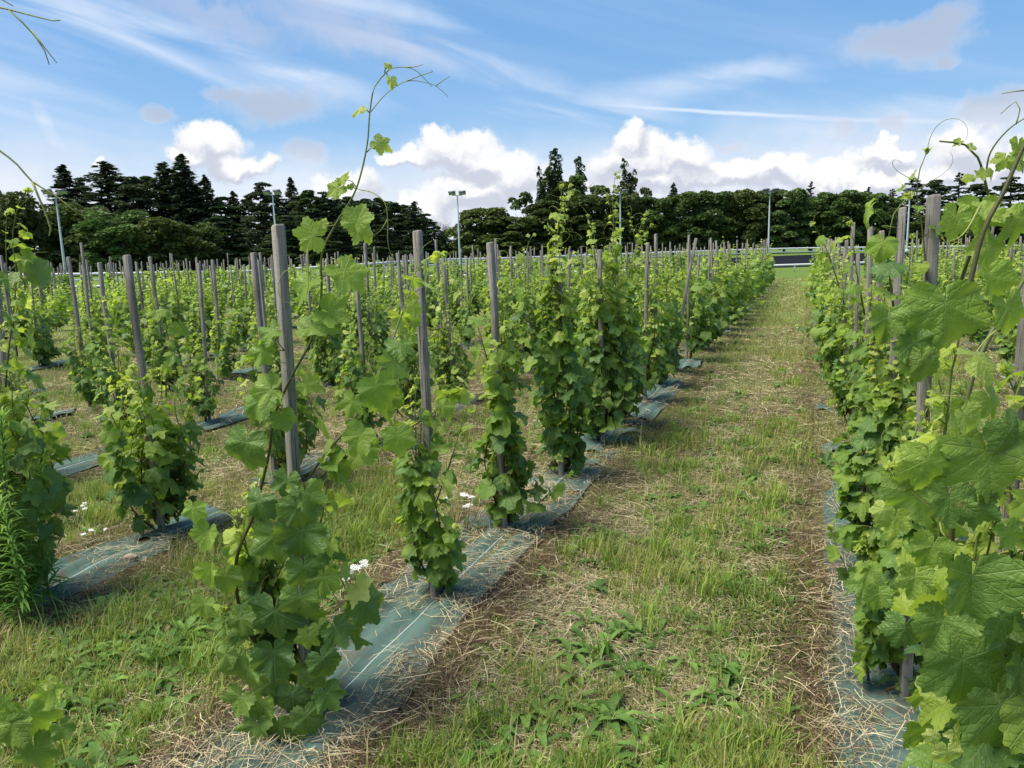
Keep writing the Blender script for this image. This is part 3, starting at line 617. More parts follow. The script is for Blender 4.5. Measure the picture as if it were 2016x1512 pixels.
def dress(rng, P, lv, acc, tacc, axis, size=.12, youth0=0., step=.06, lod=0, start=0., young_tail=.45, prob=1., side_leaves=.5, flare=1., tend=.35):
    """put petioles, leaves and tendrils along a cane path P (resampled)"""
    d = np.concatenate([[0], np.cumsum(np.linalg.norm(np.diff(P, axis=0), axis=1))]); Lt = d[-1]; T = unit(np.gradient(P, axis=0)); sgn = rng.choice([-1, 1]); ph = rng.random() * 6.28
    for q in np.arange(start * Lt, Lt, step):
        i = min(len(P) - 1, int(np.searchsorted(d, q))); p = P[i]; t = q / Lt; tail = sstep(1 - young_tail, 1., t)
        for rep in range(1 + (rng.random() < side_leaves)):
            if rng.random() > prob: continue
            sgn = -sgn; rad = np.array([p[0] - axis[0], p[1] - axis[1], 0]); rr = np.linalg.norm(rad)
            a = rng.random() * 6.28; out = unit(unit(rad) * min(1, rr / .06) * .9 + np.array([math.cos(a), math.sin(a), 0]) * .8)
            y = np.clip(youth0 + .16 * rng.random() + .17 * rng.normal() + .85 * tail + (.22 if rep else 0), 0, 1); s = size * (.52 + .82 * rng.random()) * (1 - .68 * tail ** 1.2) * (.6 if rep else 1)
            pl = s * (.45 + .5 * rng.random()) * flare; e = p + unit(out + [0, 0, .35 + .4 * rng.random()] + T[i] * .2) * pl
            if lod < 2:
                m_ = (p + e) / 2 + [0, 0, .06 * pl]; add_tube(acc, np.array([p, m_, e]), .0016 if lod == 0 else .002, .0011, 4 if lod == 0 else 3, .45 + .3 * y, .9)
            tipd = unit(out * (.45 + .4 * rng.random()) + [0, 0, -.75 + .5 * rng.random() + .5 * tail] + rng.normal(size=3) * .28); nr = out * .7 + np.array([0, 0, .75]) + rng.normal(size=3) * .34
            lv.add(e, tipd, nr, s, y)
        if lod < 2 and t > .3 and rng.random() < tend: tendril(rng, tacc, p, unit(T[i] + rng.normal(size=3) * .8 + [0, 0, .3]), .10 + .10 * rng.random(), .0009 if lod == 0 else .0012, 4 if lod == 0 else 3)
    if lod < 2:
        for k in range(4): lv.add(P[-1], unit(T[-1] + rng.normal(size=3) * .6), rng.normal(size=3) + [0, 0, 1], .018 + .016 * rng.random(), 1.)
def rand_cane(rng, p0, L, pull=.5, up=1., wild=.2, lean=(0, 0), top=1.35):
    P = [np.array(p0, float)]; d = unit([rng.normal() * .5 + lean[0], rng.normal() * .5 + lean[1], 1.]); st = .035; n = int(L / st)
    hd = rng.normal(size=3) * [1, 1, .1]
    for i in range(n):
        p = P[-1]; t = i / n
        f = np.array([-p[0] * pull * 3 * (p[2] < top), -p[1] * pull * 3 * (p[2] < top), .28 * up * (1 - max(0, t - .75) * 2.2)]) + rng.normal(size=3) * wild + hd * .06 * (t > .55) + np.array([lean[0], lean[1], 0]) * .25
        d = unit(d + f * .35); P.append(p + d * st)
    return np.array(P)
def make_vine(seed, lod, H=1.1, canes=5, size=.12, width=1., step=.062, low=.12, sparse=1., tallshoot=.25, flare=.85):
    """local coordinates, base at origin; returns dict"""
    rng = np.random.default_rng(seed); lv = Leaves(); tr = Acc(); th = .11 + .08 * rng.random()
    b = np.array([rng.normal() * .01, .035, 0]); knee = b + [rng.normal() * .02, rng.normal() * .02, th]
    V, Fs = tube(spline([b + [0, 0, -.04], b + [.008, 0, th * .4], knee - [.004, 0, .02], knee + [0, 0, .03]], .02), .012, 9); T_ = np.array(V); T_[:, :2] += .003 * np.sin(T_[:, 2:3] * 130 + T_[:, :2] * 300); tr.add(T_, Fs)
    out = dict(trunk=tr, canes=[], lv=lv, rng=rng, lod=lod)
    for k in range(canes):
        acc, ta = Acc(), Tendrils(); tall = rng.random() < tallshoot; L = H * (.72 + .35 * rng.random()) * (1.32 if tall else 1.)
        lean = (rng.normal() * .12 * width, rng.normal() * .12 * width)
        P = rand_cane(rng, knee + [rng.normal() * .02, rng.normal() * .02, -.03 - .1 * rng.random()], L, .42 / width, 1., .22 * width ** .5, lean)
        add_tube(acc, P, .0048, .0016, 7 if lod == 0 else 4 if lod == 1 else 3, 0., 1.)
        dress(rng, P, lv, acc, ta, (0, 0), size, .18 * rng.random(), step, lod, 0.02, .5, sparse, .55, flare)
        out['canes'].append((acc, ta))
    # low basal leaves
    acc, ta = Acc(), Tendrils()
    for k in range(3):
        P = rand_cane(rng, knee + [0, 0, -.05], H * (.32 + .2 * rng.random()), .05, .25, .2, (rng.normal() * .28, rng.normal() * .28)); add_tube(acc, P, .003, .0015, 4 if lod < 2 else 3, .1, .9); dress(rng, P, lv, acc, ta, (0, 0), size * .8, .03, step * 1.2, lod, 0., .4, sparse, .4, flare)
        P2 = P.copy()
    out['canes'].append((acc, ta)); return out
def finish_vine(v, root, off=(0, 0, 0), leaf_name='foliage'):
    lod = v['lod']; hero = lod == 0
    if lod <= 2:
        link('trunk', v['trunk'].mesh('trunk', M_TRUNK, off), root)
        if lod < 2:
            for acc, ta in v['canes']:
                if not hero:
                    for q in ta.P: acc.add(*q)
                if not acc.n: continue
                c = link('cane', acc.mesh('cane', M_CANE, off), root)
                if hero:
                    for q in ta.P: link('tendril', Acc().add(*q).mesh('tendril', M_CANE, off), c)
        else:
            a = Acc()
            for acc, ta in v['canes']: a.V += acc.V; a.C += acc.C; a.U += acc.U; a.F3 += [f + a.n for f in acc.F3]; a.F4 += [f + a.n for f in acc.F4]; a.n += acc.n
            link('cane', a.mesh('cane', M_CANE, off), root)
    link(leaf_name, v['lv'].mesh(leaf_name, lod, v['rng'], off), root)

# ------------------------------------------------------------------ stakes
def stake_mesh(seed, H=1.56, w=.031, lod=0):
    rng = np.random.default_rng(seed); a = Acc(); zs = np.array([-.1, 0, .4, .8, 1.2, H - .006, H]); wob = rng.normal(size=(7, 2)) * .0025; wob[-2:] = wob[-1]
    ch = .0016; V = []
    for i, z in enumerate(zs):
        h = w / 2 - (0.003 if i == 6 else 0); d = h * .92
        for x, y in ((-h + ch, -d), (h - ch, -d), (h, -d + ch), (h, d - ch), (h - ch, d), (-h + ch, d), (-h, d - ch), (-h, -d + ch)): V.append((x + wob[i][0], y + wob[i][1], z + (x * .12 if i >= 5 else 0) * rng.choice([1])))
    n = 8; i = np.arange(6)[:, None] * n; j = np.arange(n)[None]; k = (j + 1) % n; Q = np.stack([i + j, i + k, i + n + k, i + n + j], -1).reshape(-1, 4)
    V.append((wob[-1][0], wob[-1][1], H + .001)); T = np.stack([48 + np.arange(8), 48 + (np.arange(8) + 1) % 8, np.full(8, 56)], -1); a.add(np.array(V), [Q, T]); return a.mesh('wooden_stake', M_WOOD, smooth=False)
SM = [stake_mesh(i, 1.56) for i in range(5)]
def add_stake(x, y, H=1.56, w=1., lean=(0, 0), rz=0., variant=0):
    o = link('wooden_stake', SM[variant % 5], loc=(x, y, float(gz(x, y)))); o.scale = (w, w, H / 1.56); o.rotation_euler = (lean[1], lean[0], rz); return o
ORD = ['nearest', 'second', 'third', 'fourth', 'fifth', 'sixth', 'seventh', 'eighth', 'ninth', 'tenth']
ROWNAME = {1: 'row second to the right of the grass lane', 0: 'row along the right side of the grass lane', -1: 'row along the left side of the grass lane', -2: 'second row left of the grass lane', -3: 'third row left of the grass lane', -4: 'fourth row left of the grass lane', -5: 'fifth row left of the grass lane'}
def rowname(k): return ROWNAME.get(k, 'more distant rows right of the lane' if k > 1 else 'distant rows at the far left')

# ------------------------------------------------------------------ hero vines (photo-specific)
def px_path(pts, step=.02): return spline([at(x, y, Y) for x, y, Y in pts], step)
def pleaf(lv, x, y, Y, w, ang, youth, tilt=(0, 0)):
    """blade of w photo pixels across, tip pointing to screen angle (0 = down, 90 = right), face tilted (right, up)"""
    P = at(x, y, Y); k = proj(P)[2]; a = R(ang); t = rt * math.sin(a) - upv * math.cos(a); n = -fwd + rt * tilt[0] + upv * tilt[1]
    s = w * .93 * k / F; tip = unit(t + fwd * (-.0)); lv.add(P - tip * s * .18, tip, unit(n), s, youth)
def ppet(acc, a, b): P = np.array([a, (np.array(a) + b) / 2 + [0, 0, .008], b]); add_tube(acc, P, .0017, .0012, 5, .5, .9)
def pt_tendril(acc, pts, r=.0011):
    P = px_path(pts, .012); V, Fs = tube(P, np.linspace(r * 1.2, r * .6, len(P)), 5); acc.add(V, Fs, (.34, .38, .09))

def shift(v, loc):
    for acc in [v['trunk']] + [c[0] for c in v['canes']]: acc.V = [a + loc for a in acc.V]
    for c in v['canes']: c[1].P = [(a + loc, f, q) for a, f, q in c[1].P]
    v['lv'].L = [(l[0] + loc[0], l[1] + loc[1], l[2] + loc[2], *l[3:]) for l in v['lv'].L]

def hero_A1():
    s, v = 1.86, -1.49; x, y = sv(s, v); loc = np.array([x, y, float(gz(x, y))])
    V = make_vine(104, 0, .80, 8, .115, 1.05, .055, tallshoot=0.); shift(V, loc); rng = V['rng']; lv = V['lv']; Y = y - .03
    acc, ta = Acc(), Tendrils()                                                   # the long arching shoot
    P = px_path([(560, 1300, Y), (500, 1260, Y - .04), (470, 1190, Y - .07), (466, 1100, Y - .08), (500, 1010, Y - .06), (528, 900, Y - .05), (540, 820, Y - .06), (575, 740, Y - .07), (612, 670, Y - .07), (632, 590, Y - .07), (634, 500, Y - .08), (662, 440, Y - .08), (700, 375, Y - .08), (722, 290, Y - .07), (728, 222, Y - .06), (738, 170, Y - .05), (765, 138, Y - .04)], .02)
    add_tube(acc, P, .0062, .0018, 8, 0., .95)
    Yc = Y - .08
    for (lx, ly, w, an, yo, ti, nx, ny) in [(765, 128, 22, 170, 1, (.5, .2), 757, 143), (770, 165, 36, 10, .98, (.6, .5), 757, 143), (705, 216, 44, -70, .9, (-.5, .9), 728, 222), (752, 285, 56, 60, .8, (.4, -.3), 722, 300), (676, 348, 42, 150, .8, (-.8, .3), 704, 372), (658, 374, 56, -60, .72, (-.2, .2), 704, 372), (690, 368, 16, 20, 1, (0, 0), 704, 372),
                                            (706, 425, 78, 160, .62, (-.3, -.5), 660, 447), (722, 452, 62, 40, .6, (.5, .5), 660, 447), (604, 462, 88, -100, .66, (-.2, -.2), 634, 495), (640, 440, 22, 90, 1, (0, 0), 660, 447), (598, 570, 100, -40, .55, (-.9, .4), 634, 540), (690, 545, 108, 50, .42, (.3, .9), 634, 545), (660, 620, 90, 70, .36, (.5, .4), 622, 620), (630, 642, 110, 95, .34, (.1, 1.1), 618, 650),
                                            (525, 660, 70, -60, .36, (-.3, .9), 560, 690), (512, 700, 64, -20, .5, (-.2, -.2), 560, 690), (520, 770, 84, -80, .33, (-.2, .2), 553, 800), (505, 795, 100, -50, .28, (-.2, .5), 552, 790), (478, 890, 118, -15, .16, (-.2, .1), 530, 890), (560, 830, 60, 20, .35, (.2, .3), 545, 820), (610, 760, 50, 60, .45, (.2, .3), 570, 745)]:
        lp = at(lx, ly, Yc); npt = at(nx, ny, Yc); pleaf(lv, lx, ly, Yc - .03, w, an, yo, ti); ppet(acc, npt, lp + (npt - lp) * .25)
    for pts in ([(730, 220, Yc), (760, 185, Yc), (800, 160, Yc), (840, 163, Yc), (862, 172, Yc), (882, 190, Yc)], [(800, 160, Yc), (830, 148, Yc), (852, 141, Yc), (850, 138, Yc)], [(765, 135, Yc), (795, 132, Yc), (820, 140, Yc), (850, 170, Yc)], [(795, 132, Yc), (815, 132, Yc), (833, 127, Yc)], [(858, 169, Yc), (870, 160, Yc), (886, 150, Yc)],
                [(706, 373, Yc), (735, 380, Yc - .02), (758, 400, Yc - .04), (763, 432, Yc - .04), (764, 480, Yc - .04), (775, 510, Yc - .02), (795, 528, Yc)], [(763, 432, Yc - .04), (748, 455, Yc - .03), (725, 468, Yc - .02), (705, 473, Yc)],
                [(660, 444, Yc), (630, 448, Yc - .03), (612, 475, Yc - .04), (600, 500, Yc - .05), (580, 510, Yc - .05)], [(606, 490, Yc - .04), (607, 560, Yc - .05), (600, 590, Yc - .05)], [(627, 544, Yc), (590, 530, Yc - .03), (560, 535, Yc - .04), (547, 565, Yc - .05), (556, 590, Yc - .05), (590, 603, Yc - .04)], [(568, 715, Yc - .02), (550, 712, Yc - .03), (545, 695, Yc - .02)], [(620, 690, Yc), (607, 740, Yc), (590, 765, Yc)]): pt_tendril(ta, pts, .0013)
    V['canes'].append((acc, ta))
    acc, ta = Acc(), Tendrils()                                                   # second shoot leaning right towards the next stake
    P = px_path([(575, 1060, Y - .02), (600, 960, Y), (640, 895, Y + .02), (690, 835, Y + .08), (730, 765, Y + .14), (762, 700, Y + .2), (785, 635, Y + .25), (805, 580, Y + .3), (818, 535, Y + .35), (840, 512, Y + .4), (872, 500, Y + .45)], .02)
    add_tube(acc, P, .005, .0014, 7, .35, .95); dress(rng, P, lv, acc, ta, (x - .2, y), .125, .30, .055, 0, .12, .4, .9, .5)
    pt_tendril(ta, [(820, 530, Y + .34), (822, 500, Y + .34), (818, 478, Y + .34), (816, 456, Y + .33)]); pt_tendril(ta, [(826, 505, Y + .34), (835, 485, Y + .34), (850, 474, Y + .33)])
    V['canes'].append((acc, ta)); acc, ta = Acc(), Tendrils()
    P = px_path([(600, 970, Y), (665, 910, Y + .03), (730, 880, Y + .1), (800, 845, Y + .2), (850, 815, Y + .3), (885, 780, Y + .4), (930, 735, Y + .5)], .02)
    add_tube(acc, P, .004, .0013, 6, .45, 1.); dress(rng, P, lv, acc, ta, (x - .2, y), .115, .38, .06, 0, .1, .35, .85, .4); V['canes'].append((acc, ta))
    for (lx, ly, w, an, yo, ti) in [(563, 960, 84, -10, .14, (-.1, .4)), (540, 1075, 128, 0, .08, (0, .1)), (540, 1225, 132, 0, .07, (0, .15)), (540, 1300, 104, 5, .07, (.1, .2)), (635, 1150, 82, -5, .42, (.1, .2)), (604, 1262, 76, -10, .62, (.1, .3)), (632, 1238, 44, 30, .85, (.2, 0)), (668, 1250, 84, 30, .07, (.5, .1)), (612, 1350, 74, 0, .1, (.2, .2)),
                                    (405, 1060, 84, -20, .3, (-.3, .3)), (400, 1200, 66, -5, .34, (-.2, .1)), (445, 1145, 74, 10, .28, (-.1, .4)), (575, 1385, 92, 0, .08, (0, .2)), (515, 1400, 80, -10, .1, (-.2, .2)), (485, 1330, 88, -15, .09, (-.2, .3)), (650, 1080, 50, 0, .78, (0, .2)), (470, 1230, 84, -20, .14, (-.3, .2)), (604, 985, 95, 10, .2, (.1, .4)), (592, 1062, 108, -8, .1, (.1, .2)), (603, 1132, 100, 12, .14, (.2, .3)), (590, 1192, 100, 0, .08, (0, .2)), (500, 1440, 90, -15, .1, (-.2, .3)), (562, 1462, 92, 0, .12, (0, .3)), (606, 1424, 90, 15, .1, (.2, .2)), (650, 1376, 80, 30, .16, (.4, .2)), (530, 1362, 104, 0, .06, (0, .2)), (470, 1385, 80, -20, .12, (-.3, .2)), (440, 1300, 76, -20, .2, (-.3, .2)), (590, 1010, 90, 10, .1, (.2, .5)), (505, 1000, 84, -20, .12, (-.2, .2)), (545, 1440, 74, 0, .12, (0, .3)), (640, 1310, 84, 25, .12, (.3, .1)),
                                    (702, 870, 92, -30, .32, (0, .5)), (785, 872, 84, 10, .52, (.1, .3)), (690, 800, 70, -20, .6, (-.1, .2)), (745, 775, 94, 20, .44, (.1, .1)), (380, 1010, 60, 0, .5, (-.3, .2)), (415, 1130, 60, 0, .36, (-.3, .1))]:
        pleaf(lv, lx, ly, Y - .14 + .03 * rng.random(), w, an, yo, ti)
    root = link('grape_vine', None, loc=loc); tag(root, 'leafy grapevine on the nearest left stake with a long shoot arching high into the sky', 'grapevine', 'grapevines tied to stakes'); finish_vine(V, root, loc)
def hero_right():
    """the close vine that fills the right edge"""
    s, v = 1.44, .31; x, y = sv(s, v); loc = np.array([x, y, float(gz(x, y))])
    tag(add_stake(x + .05, y + .05, 1.40, .62, (0, 0), -RAZ, 2), 'grey stake inside the close vine at the right edge', 'stake', 'wooden stakes of the vine rows')
    V = make_vine(202, 0, 1.2, 9, .112, .8, .055, tallshoot=.1, flare=.7); shift(V, loc); rng = V['rng']; lv = V['lv']; Y = y - .06
    acc, ta = Acc(), Tendrils()
    P = px_path([(1880, 1250, Y), (1872, 1100, Y - .02), (1880, 960, Y - .03), (1895, 850, Y - .03), (1915, 740, Y - .02), (1960, 640, Y), (2010, 560, Y + .05), (2060, 480, Y + .1)], .02); add_tube(acc, P, .0052, .003, 8, .45, .7); V['canes'].append((acc, ta))
    pt_tendril(ta, [(1895, 830, Y - .03), (1886, 870, Y - .06), (1910, 920, Y - .08), (1940, 945, Y - .08), (2000, 960, Y - .06)], .0015); pt_tendril(ta, [(1908, 915, Y - .08), (1895, 945, Y - .09), (1860, 962, Y - .09), (1820, 955, Y - .08)], .0014)
    pt_tendril(ta, [(1880, 1005, Y - .04), (1855, 1020, Y - .06), (1853, 1045, Y - .08), (1878, 1072, Y - .09), (1910, 1068, Y - .09), (1920, 1035, Y - .08), (1900, 1012, Y - .07)], .0015)
    pt_tendril(ta, [(1930, 405, Y), (1905, 450, Y - .04), (1885, 470, Y - .05), (1862, 478, Y - .05), (1855, 468, Y - .05)], .0015); pt_tendril(ta, [(1995, 625, Y), (1940, 670, Y - .02), (1900, 730, Y - .03)], .0014)
    acc, ta = Acc(), Tendrils()
    P = px_path([(1870, 660, Y + .5), (1890, 560, Y + .45), (1930, 450, Y + .35), (1946, 400, Y + .3), (1940, 360, Y + .25), (1925, 310, Y + .2), (1900, 285, Y + .2), (1850, 278, Y + .2)], .02); add_tube(acc, P, .005, .0015, 7, .4, .9)
    pt_tendril(ta, [(1940, 350, Y + .25), (1950, 300, Y + .2), (1985, 255, Y + .15), (2030, 225, Y + .1)], .0016); pt_tendril(ta, [(2000, 245, Y + .13), (2008, 215, Y + .13), (2000, 200, Y + .13), (1970, 224, Y + .13)], .001); pt_tendril(ta, [(2016, 178, Y + .13), (1998, 180, Y + .13), (1972, 184, Y + .13)], .001)
    for (lx, ly, w, an, yo) in [(1885, 280, 24, -60, .95), (1915, 290, 26, 90, .9), (1930, 345, 34, -60, .85), (1950, 345, 30, 60, .85), (1908, 348, 30, -90, .9)]: pleaf(lv, lx, ly, Y + .2, w, an, yo, (0, .5))
    V['canes'].append((acc, ta)); acc, ta = Acc(), Tendrils()
    P = px_path([(1900, 600, Y + .1), (1935, 460, Y + .1), (1975, 380, Y + .1), (2010, 300, Y + .1), (2050, 220, Y + .1)], .02); add_tube(acc, P, .0045, .003, 7, .3, .5); V['canes'].append((acc, ta))
    for (lx, ly, w, an, yo, ti) in [(2005, 295, 60, 0, .7, (.4, 0)), (1975, 318, 46, -30, .6, (-.2, .3)), (2010, 318, 60, 60, .5, (.2, .6)), (1880, 440, 96, -10, .42, (0, .6)), (1930, 430, 110, 0, .5, (0, -.2)), (1955, 415, 92, 80, .66, (0, .9)), (2000, 450, 110, 20, .45, (0, .5)), 
                                    (1862, 625, 170, 5, .26, (-.1, .45)), (1745, 640, 96, -10, .2, (-.2, .3)), (1815, 720, 90, 0, .22, (-.2, .4)), (1800, 690, 100, 5, .24, (0, .4)), (1940, 700, 96, 90, .72, (0, .9)), (1955, 560, 100, 20, .6, (.1, .2)), (1990, 620, 120, 20, .4, (.2, .4)), (1950, 920, 210, 10, .2, (-.1, .3)), (1826, 925, 130, 0, .55, (-.1, .55)),
                                    (1905, 830, 80, 30, .66, (.2, .2)), (1915, 1165, 190, 0, .10, (-.05, .2)), (1898, 1330, 196, 5, .09, (-.05, .2)), (1980, 1420, 200, 20, .12, (0, .3)), (1830, 1090, 100, -20, .34, (-.2, .3)), (1800, 1150, 96, -10, .25, (-.2, .3)), (1760, 1030, 76, -10, .5, (-.2, .2)), (1735, 1010, 56, -30, .7, (-.3, .2)), (1728, 1180, 72, -10, .3, (-.3, .2)), (1775, 1250, 92, -20, .14, (-.3, .2)),
                                    (1990, 1060, 90, 20, .42, (.1, .3)), (2000, 860, 120, 30, .2, (.1, .3)), (1980, 1240, 150, 20, .12, (0, .2)), (1960, 800, 100, 30, .4, (.2, .3)), (1865, 1490, 70, 0, .8, (0, .4)), (1885, 1450, 50, 30, .85, (.2, .3)), (1835, 1455, 40, -30, .95, (0, .2)), (1925, 1010, 110, 0, .16, (0, .3)), (2010, 1330, 120, 0, .12, (0, .2)), (1850, 1240, 120, -20, .1, (-.2, .2)), (1870, 1000, 120, 0, .12, (0, .2)), (1960, 500, 120, 40, .35, (0, .4))]:
        pleaf(lv, lx, ly, Y - .12 + .03 * rng.random() + (.25 if ly < 560 else 0), w, an, yo, ti)
    root = link('grape_vine', None, loc=loc); tag(root, 'large leaved grapevine filling the right edge, closest to the camera', 'grapevine', 'grapevines tied to stakes'); finish_vine(V, root, loc)
def hero_left_edge():
    """shoots of the close vine just outside the left edge"""
    x, y = -1.13, 1.12; loc = np.array([x, y, 0.]); V = make_vine(303, 0, .9, 4, .11, .8, .08, tallshoot=0.); shift(V, loc); Y = 1.1
    acc, ta = Acc(), Tendrils()
    P = px_path([(-200, 700, Y), (-170, 400, Y), (-120, 200, Y), (-90, 80, Y), (-60, 10, Y)], .02); add_tube(acc, P, .004, .002, 7, .3, .8)
    pt_tendril(ta, [(-60, 5, Y), (0, 15, Y), (60, 30, Y), (105, 41, Y), (118, 40, Y)], .0013); pt_tendril(ta, [(18, 20, Y), (45, 45, Y), (68, 70, Y), (88, 100, Y), (97, 127, Y)], .0011); pt_tendril(ta, [(62, 60, Y), (85, 90, Y), (112, 124, Y)], .0009); pt_tendril(ta, [(-30, -30, Y), (5, 0, Y), (26, 12, Y)], .001)
    V['canes'].append((acc, ta)); acc, ta = Acc(), Tendrils()
    pt_tendril(ta, [(-140, 230, Y), (-50, 265, Y), (0, 297, Y), (35, 325, Y), (64, 358, Y), (105, 382, Y), (130, 402, Y), (145, 414, Y)], .0016); pt_tendril(ta, [(64, 358, Y), (75, 385, Y), (90, 420, Y), (100, 450, Y), (97, 464, Y)], .0015)
    add_tube(acc, px_path([(-170, 400, Y), (-150, 300, Y), (-138, 228, Y)], .02), .003, .002, 6, .5, .9); V['canes'].append((acc, ta))
    for (lx, ly, w, an, yo) in [(60, 1425, 120, 20, .42), (100, 1370, 76, -10, .6), (100, 1345, 36, 60, .9), (70, 1490, 120, 10, .16), (20, 1440, 110, -20, .16), (125, 1440, 56, 30, .25), (10, 1390, 60, 0, .35)]: pleaf(V['lv'], lx, ly, 1.45, w, an, yo, (0, .5))
    root = link('grape_vine', None, loc=loc); tag(root, 'close grapevine at the left edge whose thin tendrils hang against the sky', 'grapevine', 'grapevines tied to stakes'); finish_vine(V, root, loc)
hero_A1(); hero_right(); hero_left_edge()

# shoots that stand above their neighbours, as (row, plant): [shoot through photo pixels, leaf size]
EXTRA = {(-1, 3): [([(1105, 700), (1100, 600), (1095, 500), (1100, 440), (1108, 400), (1122, 366)], .10), ([(1075, 720), (1040, 620), (1035, 540), (1040, 480), (1052, 462)], .09)],
         (-1, 4): [([(1185, 640), (1178, 560), (1172, 500), (1166, 450), (1158, 425)], .08)], (-1, 5): [([(1222, 640), (1216, 540), (1212, 470), (1204, 420), (1196, 385)], .09), ([(1225, 600), (1245, 520), (1262, 470), (1285, 442)], .07)],
         (-1, 1): [([(855, 1000), (880, 930), (905, 850), (925, 780)], .09)], (-1, 2): [([(985, 800), (940, 640), (905, 570), (880, 520)], .09), ([(1040, 1010), (1070, 985), (1100, 955), (1125, 935)], .08)],
         (0, 0): [([(1830, 600), (1826, 450), (1816, 385), (1822, 330), (1835, 295)], .045), ([(1760, 620), (1755, 500), (1762, 450), (1770, 420), (1800, 385)], .10)], (0, 1): [([(1700, 620), (1690, 540), (1685, 470), (1680, 440)], .08)],
         (0, 2): [([(1660, 600), (1640, 520), (1622, 470), (1604, 440)], .08)], (0, 3): [([(1640, 560), (1650, 500), (1646, 460), (1632, 425)], .06)],
         (-2, 1): [([(330, 780), (335, 640), (325, 580), (318, 560)], .11)], (-2, 0): [([(20, 760), (25, 560), (15, 470), (30, 400), (48, 375)], .09), ([(40, 700), (10, 560), (2, 480), (5, 420)], .10)]}
def extra_shoots(V, k, n, loc):
    rng = V['rng']
    for pts, size in EXTRA.get((k, n), []):
        acc, ta = Acc(), Tendrils(); P = spline([at(a, b, loc[1] - .03) for a, b in pts], .03) - np.array(loc)
        P[:, 1] += .03 * np.sin(P[:, 2] * 5); add_tube(acc, P, .0036, .0014, 5, .3, 1.); dress(rng, P, V['lv'], acc, ta, (0, 0), size, .25, .075, V['lod'], .05, .5, 1., .25); V['canes'].append((acc, ta))

# ------------------------------------------------------------------ all other vines and stakes
def in_view(x, y, m=120):
    a, b, k = proj((x, y, .7)); return k > .8 and -m - 60 / k * 2 < a < 2016 + m
slots = []
for k in range(-30, 9):
    v = ROW0 + k * SP
    for j in range(-30, 60):
        s = 1.86 + VS * j + {0: 0, -1: 0, -2: .24, -3: -.30}.get(k, .17 * ((k * 7) % 5 - 2))
        if k == -1 and j >= 0: s = [1.86, 2.73, 3.55, 4.54, 5.55, 6.25, 7.16][j] if j < 7 else 7.16 + .95 * (j - 6)
        if k == 0: s = 2.55 + 1.0 * j; v = ROW0 - .02 * (j < 1)
        x, y = sv(s, v)
        if y > 33.5 + .02 * x or y < .9 or s > 36: continue
        if k == -1 and s > 30: continue
        if not in_view(x, y): continue
        slots.append((math.hypot(x, y), k, j, s, v))
slots.sort()
rs = random.Random(11)
ALL = []
perrow = {}
for d, k, j, s, v in slots:
    if k == -1 and s < 1.5 or k == 0 and s < 2.2 or k == -2 and s < 1.5: continue
    n = perrow.get(k, 0); perrow[k] = n + 1; ALL.append((d, k, n, s, v))
LOD1 = [make_vine(500 + i, 1, (1.0, .92, 1.12, .85, 1.05, .95, 1.15)[i], (11, 10, 12, 9, 11, 10, 12)[i], .100, (1.2, 1.35, 1.3, 1.1, 1.6, 1.2, 1.3)[i], .050) for i in range(7)]
def proto(v, i):
    r = bpy.data.objects.new('grape_vine', None); COL.objects.link(r); finish_vine(v, r); return r
P1 = [proto(v, i) for i, v in enumerate(LOD1)]
P2 = [proto(make_vine(600 + i, 2, (1.0, .9, 1.1, .85, 1.05)[i], (12, 11, 12, 10, 12)[i], .108, (1.4, 1.3, 1.45, 1.2, 1.5)[i], .055), i) for i in range(5)]
VM3 = []
for i in range(5):
    v = make_vine(700 + i, 3, 1.06 + .08 * (i % 3), 8, .14, 1.5, .065); VM3.append(v['lv'].mesh('grape_vine', 3, v['rng']))
used = set()
RIGHTPX = {}
nv = 0; far_v = []; far_s = []; ns = 0
